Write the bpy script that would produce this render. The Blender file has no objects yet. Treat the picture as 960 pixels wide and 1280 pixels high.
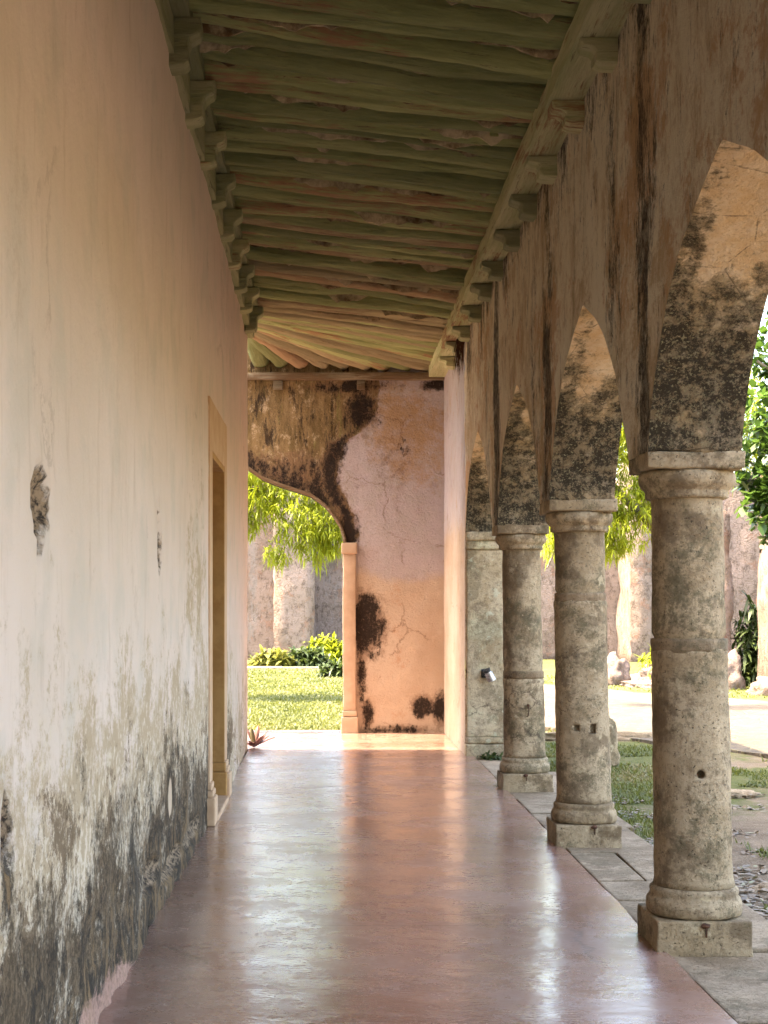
import bpy, bmesh, math, random
import numpy as np
from mathutils import Vector, Matrix, noise as mn
random.seed(7); rng = np.random.default_rng(7)
S = bpy.context.scene
COL = S.collection
R = math.radians

# ------------------------------------------------------------------ camera, sky, sun, exposure
CAMH = 1.55
cd = bpy.data.cameras.new('camera'); cam = bpy.data.objects.new('camera', cd); COL.objects.link(cam)
cam.location = (0, 0, CAMH); cam.rotation_euler = (R(90), 0, 0)
cd.sensor_fit = 'VERTICAL'; cd.sensor_height = 24; cd.lens = 24*1900/1280
cd.shift_x = 70/1280; cd.shift_y = 120/1280
cd.clip_start = 0.05; cd.clip_end = 2000
S.camera = cam
SUN_EL = 62
W = bpy.data.worlds.new('World'); S.world = W; W.use_nodes = True
nt = W.node_tree; nt.nodes.clear()
sky = nt.nodes.new('ShaderNodeTexSky'); sky.sky_type = 'NISHITA'; sky.sun_disc = False
sky.sun_elevation = R(SUN_EL); sky.sun_rotation = R(270); sky.dust_density = 4.0; sky.air_density = 1.0
bg = nt.nodes.new('ShaderNodeBackground'); bg.inputs[1].default_value = 0.15
wo = nt.nodes.new('ShaderNodeOutputWorld')
nt.links.new(sky.outputs[0], bg.inputs[0]); nt.links.new(bg.outputs[0], wo.inputs[0])
sd = bpy.data.lights.new('sun', 'SUN'); sd.energy = 2.3; sd.angle = R(0.6); sd.color = (1.0, 0.90, 0.74)
sun = bpy.data.objects.new('sun', sd); COL.objects.link(sun)
dv = Vector((math.cos(R(SUN_EL)), -0.02, -math.sin(R(SUN_EL))))
sun.rotation_euler = dv.to_track_quat('-Z', 'Y').to_euler()
S.view_settings.view_transform = 'Standard'; S.view_settings.look = 'None'
S.view_settings.gamma = 1.0; S.view_settings.use_curve_mapping = False
S.view_settings.exposure = 3.72
S.view_settings.use_white_balance = True; S.view_settings.white_balance_temperature = 7150; S.view_settings.white_balance_tint = 10
S.cycles.max_bounces = 10; S.cycles.diffuse_bounces = 6; S.cycles.glossy_bounces = 4
S.cycles.sample_clamp_indirect = 8

# ------------------------------------------------------------------ tagging helpers
def tag(o, label=None, cat=None, group=None, kind=None):
    if label: o['label'] = label
    if cat: o['category'] = cat
    if group: o['group'] = group
    if kind: o['kind'] = kind
    return o
def thing(name, label, cat, loc=(0, 0, 0), group=None, rz=0):
    o = bpy.data.objects.new(name, None); COL.objects.link(o); o.location = loc
    o.rotation_euler[2] = rz; o.empty_display_size = 0.2
    return tag(o, label, cat, group)
def link(name, me, mats, parent=None, smooth=False):
    if not isinstance(mats, (list, tuple)): mats = [mats]
    for m in mats: me.materials.append(m)
    if smooth: me.polygons.foreach_set('use_smooth', [True]*len(me.polygons))
    o = bpy.data.objects.new(name, me); COL.objects.link(o)
    if parent: o.parent = parent
    return o
def mesh(name, V, F):
    me = bpy.data.meshes.new(name)
    me.from_pydata([tuple(map(float, v)) for v in V], [], [tuple(map(int, f)) for f in F]); me.update()
    return me
def fastmesh(name, V, F):
    """V (n,3), F (m,k) equal sized faces"""
    V = np.asarray(V, dtype=np.float32); F = np.asarray(F, dtype=np.int32)
    me = bpy.data.meshes.new(name); k = F.shape[1]
    me.vertices.add(len(V)); me.vertices.foreach_set('co', V.ravel())
    me.loops.add(F.size); me.loops.foreach_set('vertex_index', F.ravel())
    me.polygons.add(len(F)); me.polygons.foreach_set('loop_start', np.arange(0, F.size, k, dtype=np.int32))
    me.polygons.foreach_set('loop_total', np.full(len(F), k, dtype=np.int32))
    me.update(calc_edges=True); me.validate()
    return me
def attr(me, name, vals):
    a = me.attributes.new(name, 'FLOAT', 'POINT'); a.data.foreach_set('value', np.asarray(vals, dtype=np.float32))
def bm_mesh(name, bm):
    me = bpy.data.meshes.new(name); bm.normal_update(); bm.to_mesh(me); bm.free(); return me
def box(bm, x0, x1, y0, y1, z0, z1, bev=0.0, jit=0.0):
    vs = [bm.verts.new((x + random.uniform(-jit, jit), y + random.uniform(-jit, jit), z + random.uniform(-jit, jit)))
          for x in (x0, x1) for y in (y0, y1) for z in (z0, z1)]
    fs = [(0, 1, 3, 2), (4, 6, 7, 5), (0, 4, 5, 1), (2, 3, 7, 6), (0, 2, 6, 4), (1, 5, 7, 3)]
    faces = [bm.faces.new([vs[i] for i in f]) for f in fs]
    if bev > 0:
        es = list({e for f in faces for e in f.edges})
        bmesh.ops.bevel(bm, geom=es, offset=bev, segments=2, affect='EDGES', profile=0.6)
    return faces
def boxobj(name, dims, mat, parent=None, bev=0.0, jit=0.0, smooth=False):
    bm = bmesh.new(); box(bm, *dims, bev=bev, jit=jit)
    return link(name, bm_mesh(name, bm), mat, parent, smooth)
def fbm(x, y, z, o=4):
    return mn.fractal(Vector((x, y, z)), 0.9, 2.0, o, noise_basis='PERLIN_ORIGINAL')
def sub_box(name, x0, x1, y0, y1, z0, z1, step, amp, fr, mat, parent=None, round_=0.0, seed=0):
    """box with subdivided, worn faces"""
    bm = bmesh.new(); box(bm, x0, x1, y0, y1, z0, z1, bev=round_)
    n = max(1, int(max(x1-x0, y1-y0, z1-z0)/step))
    long_e = [e for e in bm.edges if e.calc_length() > step*1.4]
    for it in range(7):
        long_e = [e for e in bm.edges if e.calc_length() > step*1.5]
        if not long_e: break
        bmesh.ops.subdivide_edges(bm, edges=long_e, cuts=1, use_grid_fill=True)
    bm.normal_update()
    for v in bm.verts:
        d = fbm(v.co.x*fr+seed, v.co.y*fr, v.co.z*fr)*amp
        v.co += v.normal*d
    return link(name, bm_mesh(name, bm), mat, parent, True)

# ------------------------------------------------------------------ node helpers
class NT:
    def __init__(s, name, rough=0.85, spec=0.3):
        s.m = bpy.data.materials.new(name); s.m.use_nodes = True
        s.t = s.m.node_tree; s.b = s.t.nodes['Principled BSDF']
        s.b.inputs['Roughness'].default_value = rough
        s.b.inputs['Specular IOR Level'].default_value = spec
        tc = s.t.nodes.new('ShaderNodeTexCoord'); oi = s.t.nodes.new('ShaderNodeObjectInfo')
        s.rand = oi.outputs['Random']
        sc = s.vm('SCALE', s._v((13.7, 7.3, 21.1)), s.rand)
        s.co = s.vm('ADD', tc.outputs['Object'], sc)
        s.raw = tc.outputs['Object']
    def n(s, t): return s.t.nodes.new(t)
    def L(s, a, b): s.t.links.new(a, b)
    def _v(s, v):
        n = s.n('ShaderNodeCombineXYZ')
        for i in range(3): n.inputs[i].default_value = v[i]
        return n.outputs[0]
    def set(s, inp, v):
        if isinstance(v, bpy.types.NodeSocket): s.L(v, inp)
        elif isinstance(v, (tuple, list)) and len(v) == 3 and inp.type == 'RGBA': inp.default_value = (*v, 1)
        else: inp.default_value = v
    def vm(s, op, a, b):
        n = s.n('ShaderNodeVectorMath'); n.operation = op; s.set(n.inputs[0], a)
        if op == 'SCALE': s.set(n.inputs['Scale'], b)
        else: s.set(n.inputs[1], b)
        return n.outputs[0]
    def math(s, op, a, b=0.0, clamp=False):
        n = s.n('ShaderNodeMath'); n.operation = op; s.set(n.inputs[0], a); s.set(n.inputs[1], b); n.use_clamp = clamp
        return n.outputs[0]
    def noise(s, scale=5, detail=8, rough=0.6, st=(1, 1, 1), off=(0, 0, 0), dist=0.0):
        v = s.vm('MULTIPLY', s.co, s._v(st)); v = s.vm('ADD', v, s._v(off))
        n = s.n('ShaderNodeTexNoise'); n.inputs['Scale'].default_value = scale
        n.inputs['Detail'].default_value = detail; n.inputs['Roughness'].default_value = rough
        n.inputs['Distortion'].default_value = dist; s.L(v, n.inputs['Vector'])
        return n.outputs['Fac']
    def voro(s, scale=5, feat='F1', st=(1, 1, 1), out='Distance'):
        v = s.vm('MULTIPLY', s.co, s._v(st))
        n = s.n('ShaderNodeTexVoronoi'); n.feature = feat; n.inputs['Scale'].default_value = scale; s.L(v, n.inputs['Vector'])
        return n.outputs[out]
    def at(s, name):
        n = s.n('ShaderNodeAttribute'); n.attribute_name = name; return n.outputs['Fac']
    def rg(s, v, a, b, c=0.0, d=1.0):
        n = s.n('ShaderNodeMapRange'); n.interpolation_type = 'SMOOTHSTEP'
        s.set(n.inputs['Value'], v); n.inputs['From Min'].default_value = a; n.inputs['From Max'].default_value = b
        n.inputs['To Min'].default_value = c; n.inputs['To Max'].default_value = d
        return n.outputs['Result']
    def mix(s, f, a, b, mode='MIX'):
        n = s.n('ShaderNodeMix'); n.data_type = 'RGBA'; n.blend_type = mode
        s.set(n.inputs[0], f); s.set(n.inputs[6], a); s.set(n.inputs[7], b); return n.outputs[2]
    def mask(s, val, nz, amp=1.0, w=0.08, thr=0.5):
        """val (0..1 layout) broken up by noise nz, crisp edge of width w"""
        q = s.math('MULTIPLY', s.math('SUBTRACT', nz, 0.5), amp)
        return s.rg(s.math('ADD', val, q), thr-w, thr+w)
    def crack(s, scale, w, seed=(0, 0, 0), st=(1, 1, 1), keep=.5, warp=.35):
        co = s.co; wv = s.n('ShaderNodeTexNoise'); wv.inputs['Scale'].default_value = 3; wv.inputs['Detail'].default_value = 8; wv.inputs['Roughness'].default_value = .75
        s.L(co, wv.inputs['Vector']); s.co = s.vm('ADD', s.vm('ADD', co, s._v(seed)), s.vm('SCALE', wv.outputs['Color'], warp))
        e = s.voro(scale, 'DISTANCE_TO_EDGE', st); s.co = co
        return s.math('MULTIPLY', s.rg(e, w*.3, w, 1, 0), s.rg(s.noise(1.1, 4, .6, off=seed), keep, keep+.08))
    def col(s, c): s.set(s.b.inputs['Base Color'], c)
    def bump(s, h, strength=0.5, dist=0.02, prev=None):
        n = s.n('ShaderNodeBump'); n.inputs['Strength'].default_value = strength; n.inputs['Distance'].default_value = dist
        s.L(h, n.inputs['Height'])
        if prev is not None: s.L(prev, n.inputs['Normal'])
        s.L(n.outputs[0], s.b.inputs['Normal']); return n.outputs[0]

# ---- left wall plaster
def m_left():
    a = NT('weathered_cream_plaster', 0.8, 0.25)
    big = a.noise(0.9, 5, 0.55); med = a.noise(5, 8, 0.65, off=(3, 3, 3)); fine = a.noise(38, 6, 0.7, off=(9, 1, 2))
    c = a.mix(a.rg(big, .35, .65), (0.60, 0.495, 0.395), (0.66, 0.55, 0.46))
    c = a.mix(a.mask(a.at('pinkish'), med, 0.8, 0.35), c, (0.66, 0.52, 0.44))
    c = a.mix(a.rg(a.noise(2.2, 6, .6, off=(5, 0, 7)), .48, .68, 0, .6), c, (0.52, 0.46, 0.375))
    streak = a.noise(9, 6, 0.7, st=(1, 1, 0.16))
    c = a.mix(a.rg(streak, .52, .75, 0, .35), c, (0.36, 0.25, 0.15))
    # exposed ochre render towards the foot
    c = a.mix(a.mask(a.at('worn'), a.noise(4, 13, .85, st=(1, .5, .7), off=(2, 8, 1)), 2.3, 0.12), c, (0.42, 0.32, 0.205))
    c = a.mix(a.mask(a.at('worn'), a.noise(16, 8, .7, off=(4, 4, 1)), 2.3, 0.1, .72), c, (0.60, 0.50, 0.37))
    c = a.mix(a.mask(a.at('worn'), a.noise(3, 13, .87, st=(1, .5, .7), off=(24, 4, 1)), 2.4, 0.05, .74), c, (0.17, 0.115, 0.065))
    m1 = a.mask(a.at('mould'), a.noise(1.7, 14, .87, st=(1, .55, .75), off=(1, 4, 1)), 2.8, 0.10, .60)
    sp = a.rg(fine, .40, .60)
    mm = a.math('MULTIPLY', m1, a.math('ADD', a.math('MULTIPLY', sp, .75), .2))
    c = a.mix(a.math('MULTIPLY', mm, .93), c, (0.05, 0.034, 0.017))
    m3 = a.mask(a.at('mould'), a.noise(5, 13, .87, st=(1, .5, .6), off=(7, 4, 1)), 2.8, 0.06, .76)
    c = a.mix(a.math('MULTIPLY', m3, .85), c, (0.022, 0.016, 0.01))
    c = a.mix(a.mask(a.at('mould'), a.noise(7, 12, .85, st=(1, 1, .4), off=(17, 4, 1)), 2.4, .1, .9), c, (0.20, 0.125, 0.06))
    m2 = a.mask(a.at('pinkfoot'), a.noise(3, 13, .85, st=(1, .5, .8), off=(6, 6, 1)), 1.5, 0.06)
    c = a.mix(a.math('MULTIPLY', m2, a.rg(fine, .38, .56, .45, .95)), c, (0.46, 0.27, 0.20))
    c = a.mix(a.mask(a.at('patch'), med, .25, .05), c, (0.56, 0.43, 0.30))
    hole = a.mask(a.at('hole'), a.noise(14, 8, .7, off=(8, 8, 1)), .5, 0.05)
    c = a.mix(hole, c, a.mix(a.rg(fine, .4, .6), (0.022, 0.014, 0.008), (0.30, 0.21, 0.13)))
    c = a.mix(a.math('MULTIPLY', a.crack(.9, .012, (3, 1, 2), (1, .5, .6), .54), .3), c, (0.26, 0.18, 0.11))
    c = a.mix(a.rg(a.noise(1.3, 13, .86, st=(1, .4, .5), off=(31, 4, 8)), .56, .60, 0, .35), c, (0.44, 0.34, 0.25))
    chip = a.rg(a.noise(5, 12, .8, st=(1, .7, .8), off=(20, 3, 5)), .655, .675)
    c = a.mix(a.math('MULTIPLY', chip, .7), c, (0.22, 0.11, 0.05))
    a.col(c)
    h = a.math('ADD', a.math('MULTIPLY', med, .5), a.math('MULTIPLY', fine, .22))
    h = a.math('SUBTRACT', h, a.math('MULTIPLY', a.math('ADD', mm, hole), .35))
    n = a.bump(h, .55, .03)
    return a.m
# ---- arcade inner face: streaked
def m_arc():
    a = NT('streaked_old_plaster', 0.9, 0.2)
    st = a.noise(2.2, 13, .86, st=(1, .8, .38)); st2 = a.noise(9, 13, .88, st=(1, 1, .34), off=(4, 1, 2)); big = a.noise(.9, 10, .8, off=(1, 1, 9), st=(1, .6, .7))
    ch = a.noise(11, 13, .88, st=(1, .7, .8), off=(9, 1, 2))
    c = a.mix(a.rg(st, .44, .56), (0.56, 0.42, 0.26), (0.80, 0.71, 0.54))
    c = a.mix(a.rg(a.noise(1.3, 12, .85, st=(1, .5, .7), off=(7, 17, 7)), .49, .55, 0, .85), c, (0.82, 0.74, 0.58))
    c = a.mix(a.rg(big, .52, .58, 0, .8), c, (0.56, 0.34, 0.18))
    c = a.mix(a.rg(a.noise(1.6, 12, .82, st=(1, 1, .22), off=(7, 7, 7)), .55, .66, 0, .6), c, (0.26, 0.22, 0.10))
    c = a.mix(a.rg(st2, .55, .60, 0, .75), c, (0.14, 0.085, 0.045))
    c = a.mix(a.rg(ch, .59, .62, 0, .85), c, (0.055, 0.033, 0.018))
    c = a.mix(a.rg(a.noise(14, 12, .87, st=(1, .7, .7), off=(9, 11, 2)), .58, .62, 0, .7), c, (0.66, 0.57, 0.45))
    dk = a.mask(a.at('mould'), a.noise(2.4, 14, .88, st=(1, .7, .32), off=(2, 2, 3)), 2.8, 0.10)
    c = a.mix(a.math('MULTIPLY', dk, a.rg(ch, .40, .56, .60, .97)), c, (0.028, 0.018, 0.010))
    a.col(c)
    a.bump(a.math('ADD', st2, a.math('ADD', a.noise(45, 5, .7), ch)), .9, .025)
    return a.m
# ---- intrados / mould speckle over pale ochre
def m_intr():
    a = NT('mould_blotched_plaster', 0.9, 0.2)
    med = a.noise(6, 9, .7); fine = a.noise(26, 9, .75, off=(3, 1, 4)); vf = a.noise(70, 4, .7, off=(1, 6, 4))
    c = a.mix(a.rg(med, .35, .65), (0.62, 0.42, 0.23), (0.70, 0.55, 0.38))
    c = a.mix(a.rg(vf, .55, .7, 0, .5), c, (0.25, 0.16, 0.08))
    lo = a.noise(2.4, 12, .85, off=(5, 5, 5)); mid = a.noise(11, 12, .85, off=(1, 5, 9))
    m = a.mask(a.at('mould'), lo, 2.4, .14)
    core = a.mask(a.at('mould'), a.noise(3.3, 10, .8, off=(15, 5, 5)), 1.9, .16, .74)
    sp = a.math('ADD', a.math('MULTIPLY', a.rg(mid, .44, .56), .9), a.math('MULTIPLY', core, .55), clamp=True)
    mm = a.math('MULTIPLY', m, sp)
    c = a.mix(a.math('MULTIPLY', m, .55), c, (0.20, 0.155, 0.075))
    c = a.mix(a.math('MULTIPLY', mm, .94), c, (0.015, 0.011, 0.006))
    c = a.mix(a.math('MULTIPLY', m, a.rg(vf, .56, .61, 0, .75)), c, (0.30, 0.26, 0.15))
    c = a.mix(a.math('MULTIPLY', m, a.rg(fine, .60, .64, 0, .6)), c, (0.38, 0.32, 0.21))
    ck = a.voro(2.6, 'DISTANCE_TO_EDGE'); c = a.mix(a.rg(a.math('ADD', ck, a.math('MULTIPLY', mid, .10)), .045, .058, .7, 0), c, (0.07, 0.045, 0.025))
    a.col(c); a.bump(a.math('ADD', fine, a.math('SUBTRACT', med, a.math('MULTIPLY', mm, .4))), .8, .03)
    return a.m
# ---- carved limestone
def m_stone(name, c1, c2, dirt=.6, mor=True):
    a = NT(name, 0.85, 0.25)
    med = a.noise(4, 9, .7); fine = a.noise(30, 8, .75, off=(3, 1, 4)); pit = a.noise(85, 3, .6, off=(8, 8, 8))
    c = a.mix(a.rg(a.noise(1.8, 8, .7, off=(2, 9, 2)), .42, .58), c1, c2)
    c = a.mix(a.rg(a.noise(1.5, 8, .75, off=(12, 9, 2)), .50, .60, 0, .6), c, tuple(min(.6, x*1.35) for x in c2))
    c = a.mix(a.rg(med, .50, .60, 0, dirt), c, (0.13, 0.085, 0.045))
    c = a.mix(a.rg(a.noise(2.2, 12, .85, off=(6, 2, 2)), .50, .58, 0, dirt), c, (0.095, 0.080, 0.040))
    c = a.mix(a.rg(a.noise(1.5, 11, .8, st=(1, 1, .45), off=(26, 2, 2)), .51, .60, 0, dirt*.9), c, (0.15, 0.095, 0.045))
    c = a.mix(a.rg(fine, .50, .64, 0, .5), c, (0.13, 0.09, 0.05))
    c = a.mix(a.math('MULTIPLY', a.crack(2.2, .02, (5, 5, 1), (1, 1, 1.5), .54), .7), c, (0.05, 0.03, 0.02))
    c = a.mix(a.rg(a.noise(30, 10, .85, off=(5, 1, 8)), .58, .64, 0, .5), c, tuple(min(.6, x*1.5) for x in c2))
    c = a.mix(a.rg(pit, .62, .70, 0, .8), c, (0.05, 0.034, 0.02))
    c = a.mix(a.rg(a.noise(9, 6, .6, off=(16, 2, 12)), .62, .68, 0, .45), c, tuple(min(.6, x*1.6) for x in c2))
    a.col(c)
    h = a.math('SUBTRACT', a.math('ADD', a.math('MULTIPLY', fine, .8), a.math('MULTIPLY', med, .6)), a.math('MULTIPLY', a.rg(pit, .60, .72), .6))
    a.bump(h, .8, .03)
    return a.m
# ---- end wall
def m_end():
    a = NT('salmon_lime_plaster', 0.88, 0.2)
    big = a.noise(1.1, 6, .6); med = a.noise(6, 9, .7, off=(2, 2, 2)); fine = a.noise(34, 8, .75, off=(3, 1, 4))
    lo = a.mix(a.rg(big, .35, .65), (0.43, 0.315, 0.225), (0.50, 0.39, 0.295))
    lo = a.mix(a.rg(med, .55, .72, 0, .5), lo, (0.60, 0.45, 0.33))
    lo = a.mix(a.rg(fine, .6, .7, 0, .45), lo, (0.28, 0.12, 0.05))
    up = a.mix(a.rg(med, .4, .66), (0.44, 0.375, 0.375), (0.40, 0.35, 0.325))
    up = a.mix(a.rg(a.noise(2.0, 12, .85, off=(1, 5, 2)), .53, .64, 0, .6), up, (0.27, 0.21, 0.19))
    up = a.mix(a.rg(fine, .56, .64, 0, .45), up, (0.28, 0.20, 0.15))
    lo = a.mix(a.rg(a.noise(3.0, 12, .85, off=(11, 5, 2)), .56, .64, 0, .45), lo, (0.40, 0.20, 0.10))
    lo = a.mix(a.rg(a.noise(15, 10, .85, off=(1, 15, 2)), .60, .66, 0, .5), lo, (0.66, 0.50, 0.38))
    c = a.mix(a.mask(a.at('upper'), a.noise(2.2, 13, .82, off=(9, 5, 2)), 1.5, .28), lo, up)
    c = a.mix(a.mask(a.at('ochre'), a.noise(3, 13, .86, off=(9, 5, 7)), 2.2, .22), c, (0.38, 0.25, 0.15))
    br = a.mask(a.at('brown'), a.noise(7, 12, .75, off=(9, 2, 2)), .62, .03)
    brc = a.mix(a.rg(a.noise(9, 10, .8, st=(1, 1, .22), off=(1, 1, 1)), .38, .62), (0.13, 0.085, 0.032), (0.24, 0.16, 0.075))
    brc = a.mix(a.rg(a.noise(9, 12, .85, st=(1, 1, .7), off=(3, 1, 5)), .53, .60, 0, .8), brc, (0.42, 0.32, 0.20))
    brc = a.mix(a.rg(a.noise(3, 12, .85, st=(1, 1, .22), off=(13, 1, 5)), .52, .58, 0, .9), brc, (0.022, 0.013, 0.007))
    brc = a.mix(a.rg(a.noise(6, 9, .8, st=(1, 1, .2), off=(3, 11, 5)), .56, .64, 0, .6), brc, (0.17, 0.16, 0.05))
    c = a.mix(br, c, brc)
    bk = a.mask(a.at('black'), a.noise(4, 14, .88, st=(1, 1, .6), off=(4, 2, 2)), 2.5, .08)
    sp = a.math('ADD', a.math('MULTIPLY', a.rg(a.noise(26, 10, .85, off=(7, 1, 4)), .36, .46), .55), .42)
    halo = a.mask(a.at('black'), a.noise(9, 13, .88, off=(14, 2, 2)), 2.2, .12, .38)
    c = a.mix(a.math('MULTIPLY', halo, .55), c, (0.17, 0.095, 0.055))
    c = a.mix(a.math('MULTIPLY', bk, sp), c, (0.014, 0.008, 0.005))
    c = a.mix(a.math('MULTIPLY', a.crack(1.3, .012, (1, 5, 2), (1, 1, 1), .5), .6), c, (0.16, 0.09, 0.05))
    a.col(c); a.bump(a.math('SUBTRACT', a.math('ADD', fine, med), a.math('MULTIPLY', bk, .8)), .7, .03)
    return a.m
def m_floor():
    a = NT('polished_red_concrete', 0.3, 0.5)
    big = a.noise(1.1, 6, .6, st=(.6, 1, 1)); med = a.noise(7, 9, .7, off=(2, 2, 2)); fine = a.noise(60, 5, .7, off=(3, 1, 4))
    c = a.mix(a.rg(big, .35, .66), (0.22, 0.108, 0.074), (0.31, 0.178, 0.13))
    c = a.mix(a.rg(med, .48, .72, 0, .6), c, (0.37, 0.25, 0.205))
    c = a.mix(a.rg(a.noise(2.2, 12, .85, off=(5, 2, 1)), .53, .62, 0, .5), c, (0.20, 0.11, 0.085))
    c = a.mix(a.rg(a.noise(9, 12, .86, off=(25, 2, 1)), .58, .64, 0, .5), c, (0.42, 0.31, 0.26))
    c = a.mix(a.rg(fine, .63, .72, 0, .5), c, (0.12, 0.05, 0.035))
    sx = a.n('ShaderNodeSeparateXYZ'); a.L(a.raw, sx.inputs[0])
    wob = a.math('MULTIPLY', a.math('SUBTRACT', a.noise(2.2, 4, .6), .5), .05)
    y = a.math('ADD', sx.outputs[1], wob)
    f = a.math('ABSOLUTE', a.math('SUBTRACT', a.math('FRACT', a.math('DIVIDE', y, 2.12)), .5))
    joint = a.math('MAXIMUM', a.rg(f, .0, .0055, 1, 0), a.math('MULTIPLY', a.crack(.55, .010, (3, 7, 0), (1, 1, 1), .5), .8))
    hc = a.n('ShaderNodeTexVoronoi')
    c = a.mix(a.math('MULTIPLY', joint, .75), c, (0.07, 0.035, 0.025))
    a.col(c)
    r = a.math('ADD', a.rg(a.noise(1.6, 12, .8, off=(8, 8, 8)), .38, .62, .15, .36), a.rg(fine, .5, .7, 0, .12))
    a.set(a.b.inputs['Roughness'], r)
    a.b.inputs['Coat Weight'].default_value = .6; a.L(a.rg(a.noise(2.0, 12, .82, off=(3, 18, 8)), .38, .62, .08, .27), a.b.inputs['Coat Roughness']); a.b.inputs['Coat IOR'].default_value = 1.6
    rip = a.noise(1.8, 7, .62, st=(.7, 1.1, 1), off=(2, 4, 1))
    n1 = a.bump(rip, .26, .035)
    a.L(n1, a.b.inputs['Coat Normal'])
    a.bump(a.math('SUBTRACT', a.noise(26, 6, .7), a.math('MULTIPLY', joint, .8)), .22, .006, n1)
    return a.m
def m_ground():
    a = NT('dirt_and_gravel', 0.95, 0.15)
    med = a.noise(3, 9, .7); fine = a.noise(22, 9, .8, off=(3, 1, 4)); v = a.voro(26)
    c = a.mix(a.rg(med, .35, .65), (0.15, 0.105, 0.065), (0.24, 0.18, 0.12))
    c = a.mix(a.rg(fine, .45, .62, 0, .6), c, (0.13, 0.09, 0.055))
    c = a.mix(a.rg(a.noise(60, 4, .7, off=(1, 1, 1)), .56, .66, 0, .7), c, (0.36, 0.29, 0.20))
    g = a.mask(a.at('grass'), a.noise(2.6, 10, .75, off=(6, 1, 1)), 1.2, .12)
    gc = a.mix(a.rg(fine, .35, .65), (0.07, 0.08, 0.02), (0.12, 0.12, 0.035))
    gc = a.mix(a.rg(a.noise(1.6, 7, .7, off=(4, 3, 1)), .52, .68, 0, .7), gc, (0.18, 0.14, 0.07))
    c = a.mix(g, c, gc)
    a.col(c); a.bump(a.math('ADD', fine, med), .8, .04)
    return a.m
def m_path():
    a = NT('worn_limestone_gravel', 0.9, 0.2)
    med = a.noise(3, 9, .75, st=(1, 1.6, 1)); fine = a.noise(24, 9, .8, off=(3, 1, 4))
    e = a.voro(2.6, 'DISTANCE_TO_EDGE', st=(1, 1.4, 1))
    c = a.mix(a.rg(med, .35, .65), (0.080, 0.062, 0.043), (0.125, 0.098, 0.070))
    c = a.mix(a.rg(fine, .5, .66, 0, .6), c, (0.05, 0.037, 0.024))
    c = a.mix(a.rg(e, 0, .05, .6, 0), c, (0.20, 0.17, 0.09))
    a.col(c); a.bump(a.math('ADD', fine, a.rg(e, 0, .08)), .7, .03)
    return a.m
def m_rubble(name, c1, c2, sc=3.2):
    a = NT(name, 0.92, 0.15)
    wv = a.n('ShaderNodeTexNoise'); wv.inputs['Scale'].default_value = 2.2; wv.inputs['Detail'].default_value = 5; a.L(a.co, wv.inputs['Vector'])
    co = a.co; a.co = a.vm('ADD', a.co, a.vm('SCALE', wv.outputs['Color'], .7))
    v = a.voro(sc*1.6, 'DISTANCE_TO_EDGE', st=(1, 1, 1.5)); vc = a.voro(sc*1.6, 'F1', st=(1, 1, 1.5), out='Color'); a.co = co
    med = a.noise(.8, 10, .75, st=(1, 1, .7)); fine = a.noise(6, 12, .85, off=(3, 1, 4), st=(1, 1, .6)); f2 = a.noise(22, 8, .8, off=(3, 6, 4))
    sep = a.n('ShaderNodeSeparateColor'); a.L(vc, sep.inputs[0])
    c = a.mix(sep.outputs[0], c1, c2)
    c = a.mix(a.rg(v, 0, .045, .16, 0), c, (0.17, 0.13, 0.10))
    c = a.mix(a.rg(med, .42, .52, .2, .95), c, (0.26, 0.19, 0.155))
    c = a.mix(a.rg(fine, .50, .57, 0, .8), c, (0.10, 0.07, 0.052))
    c = a.mix(a.rg(a.noise(1.7, 10, .8, off=(1, 3, 6)), .54, .60, 0, .65), c, (0.25, 0.135, 0.09))
    c = a.mix(a.rg(f2, .56, .64, 0, .5), c, (0.31, 0.24, 0.19))
    c = a.mix(a.rg(a.noise(1.1, 9, .8, st=(1, 1, .25), off=(6, 3, 6)), .55, .63, 0, .7), c, (0.23, 0.20, 0.18))
    a.col(c); a.bump(a.math('ADD', fine, a.rg(v, 0, .12, 0, .15)), .9, .08)
    return a.m
def m_wood(name, c1, c2, c3, bare=.5, rough=.75):
    a = NT(name, rough, 0.3)
    g = a.noise(9, 9, .75, st=(.10, 1, 1)); g2 = a.noise(30, 8, .8, st=(.07, 1, 1), off=(3, 3, 3)); big = a.noise(1.4, 5, .6, st=(.8, 1, 1), off=(5, 3, 3))
    c = a.mix(a.rg(g, .35, .65), c1, c2)
    k = a.math('ADD', a.math('MULTIPLY', a.math('SUBTRACT', a.rand, .5), .30), big)
    c = a.mix(a.mask(k, g2, .9, .08, bare), c, c3)
    c = a.mix(a.rg(g2, .58, .64, 0, .6), c, (0.05, 0.032, 0.016))
    c = a.mix(1.0, c, a.mix(a.rand, (0.62, 0.62, 0.60), (1.25, 1.22, 1.2)), 'MULTIPLY')
    c = a.mix(a.rg(a.noise(6, 12, .86, st=(.22, 1, 1), off=(11, 3, 9)), .62, .66, 0, .7), c, (0.07, 0.035, 0.018))
    c = a.mix(a.rg(a.noise(12, 9, .8, st=(.3, 1, 1), off=(1, 3, 9)), .66, .70, 0, .5), c, (0.42, 0.36, 0.26))
    a.col(c); a.bump(a.math('ADD', g2, g), 1.0, .035)
    return a.m
def m_plain(name, c1, c2, rough=.8, sc=12, spec=.3, metal=0, bump=.3):
    a = NT(name, rough, spec)
    n = a.noise(sc, 8, .7); a.col(a.mix(a.rg(n, .35, .65), c1, c2)); a.b.inputs['Metallic'].default_value = metal
    a.bump(n, bump, .01); return a.m
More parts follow.
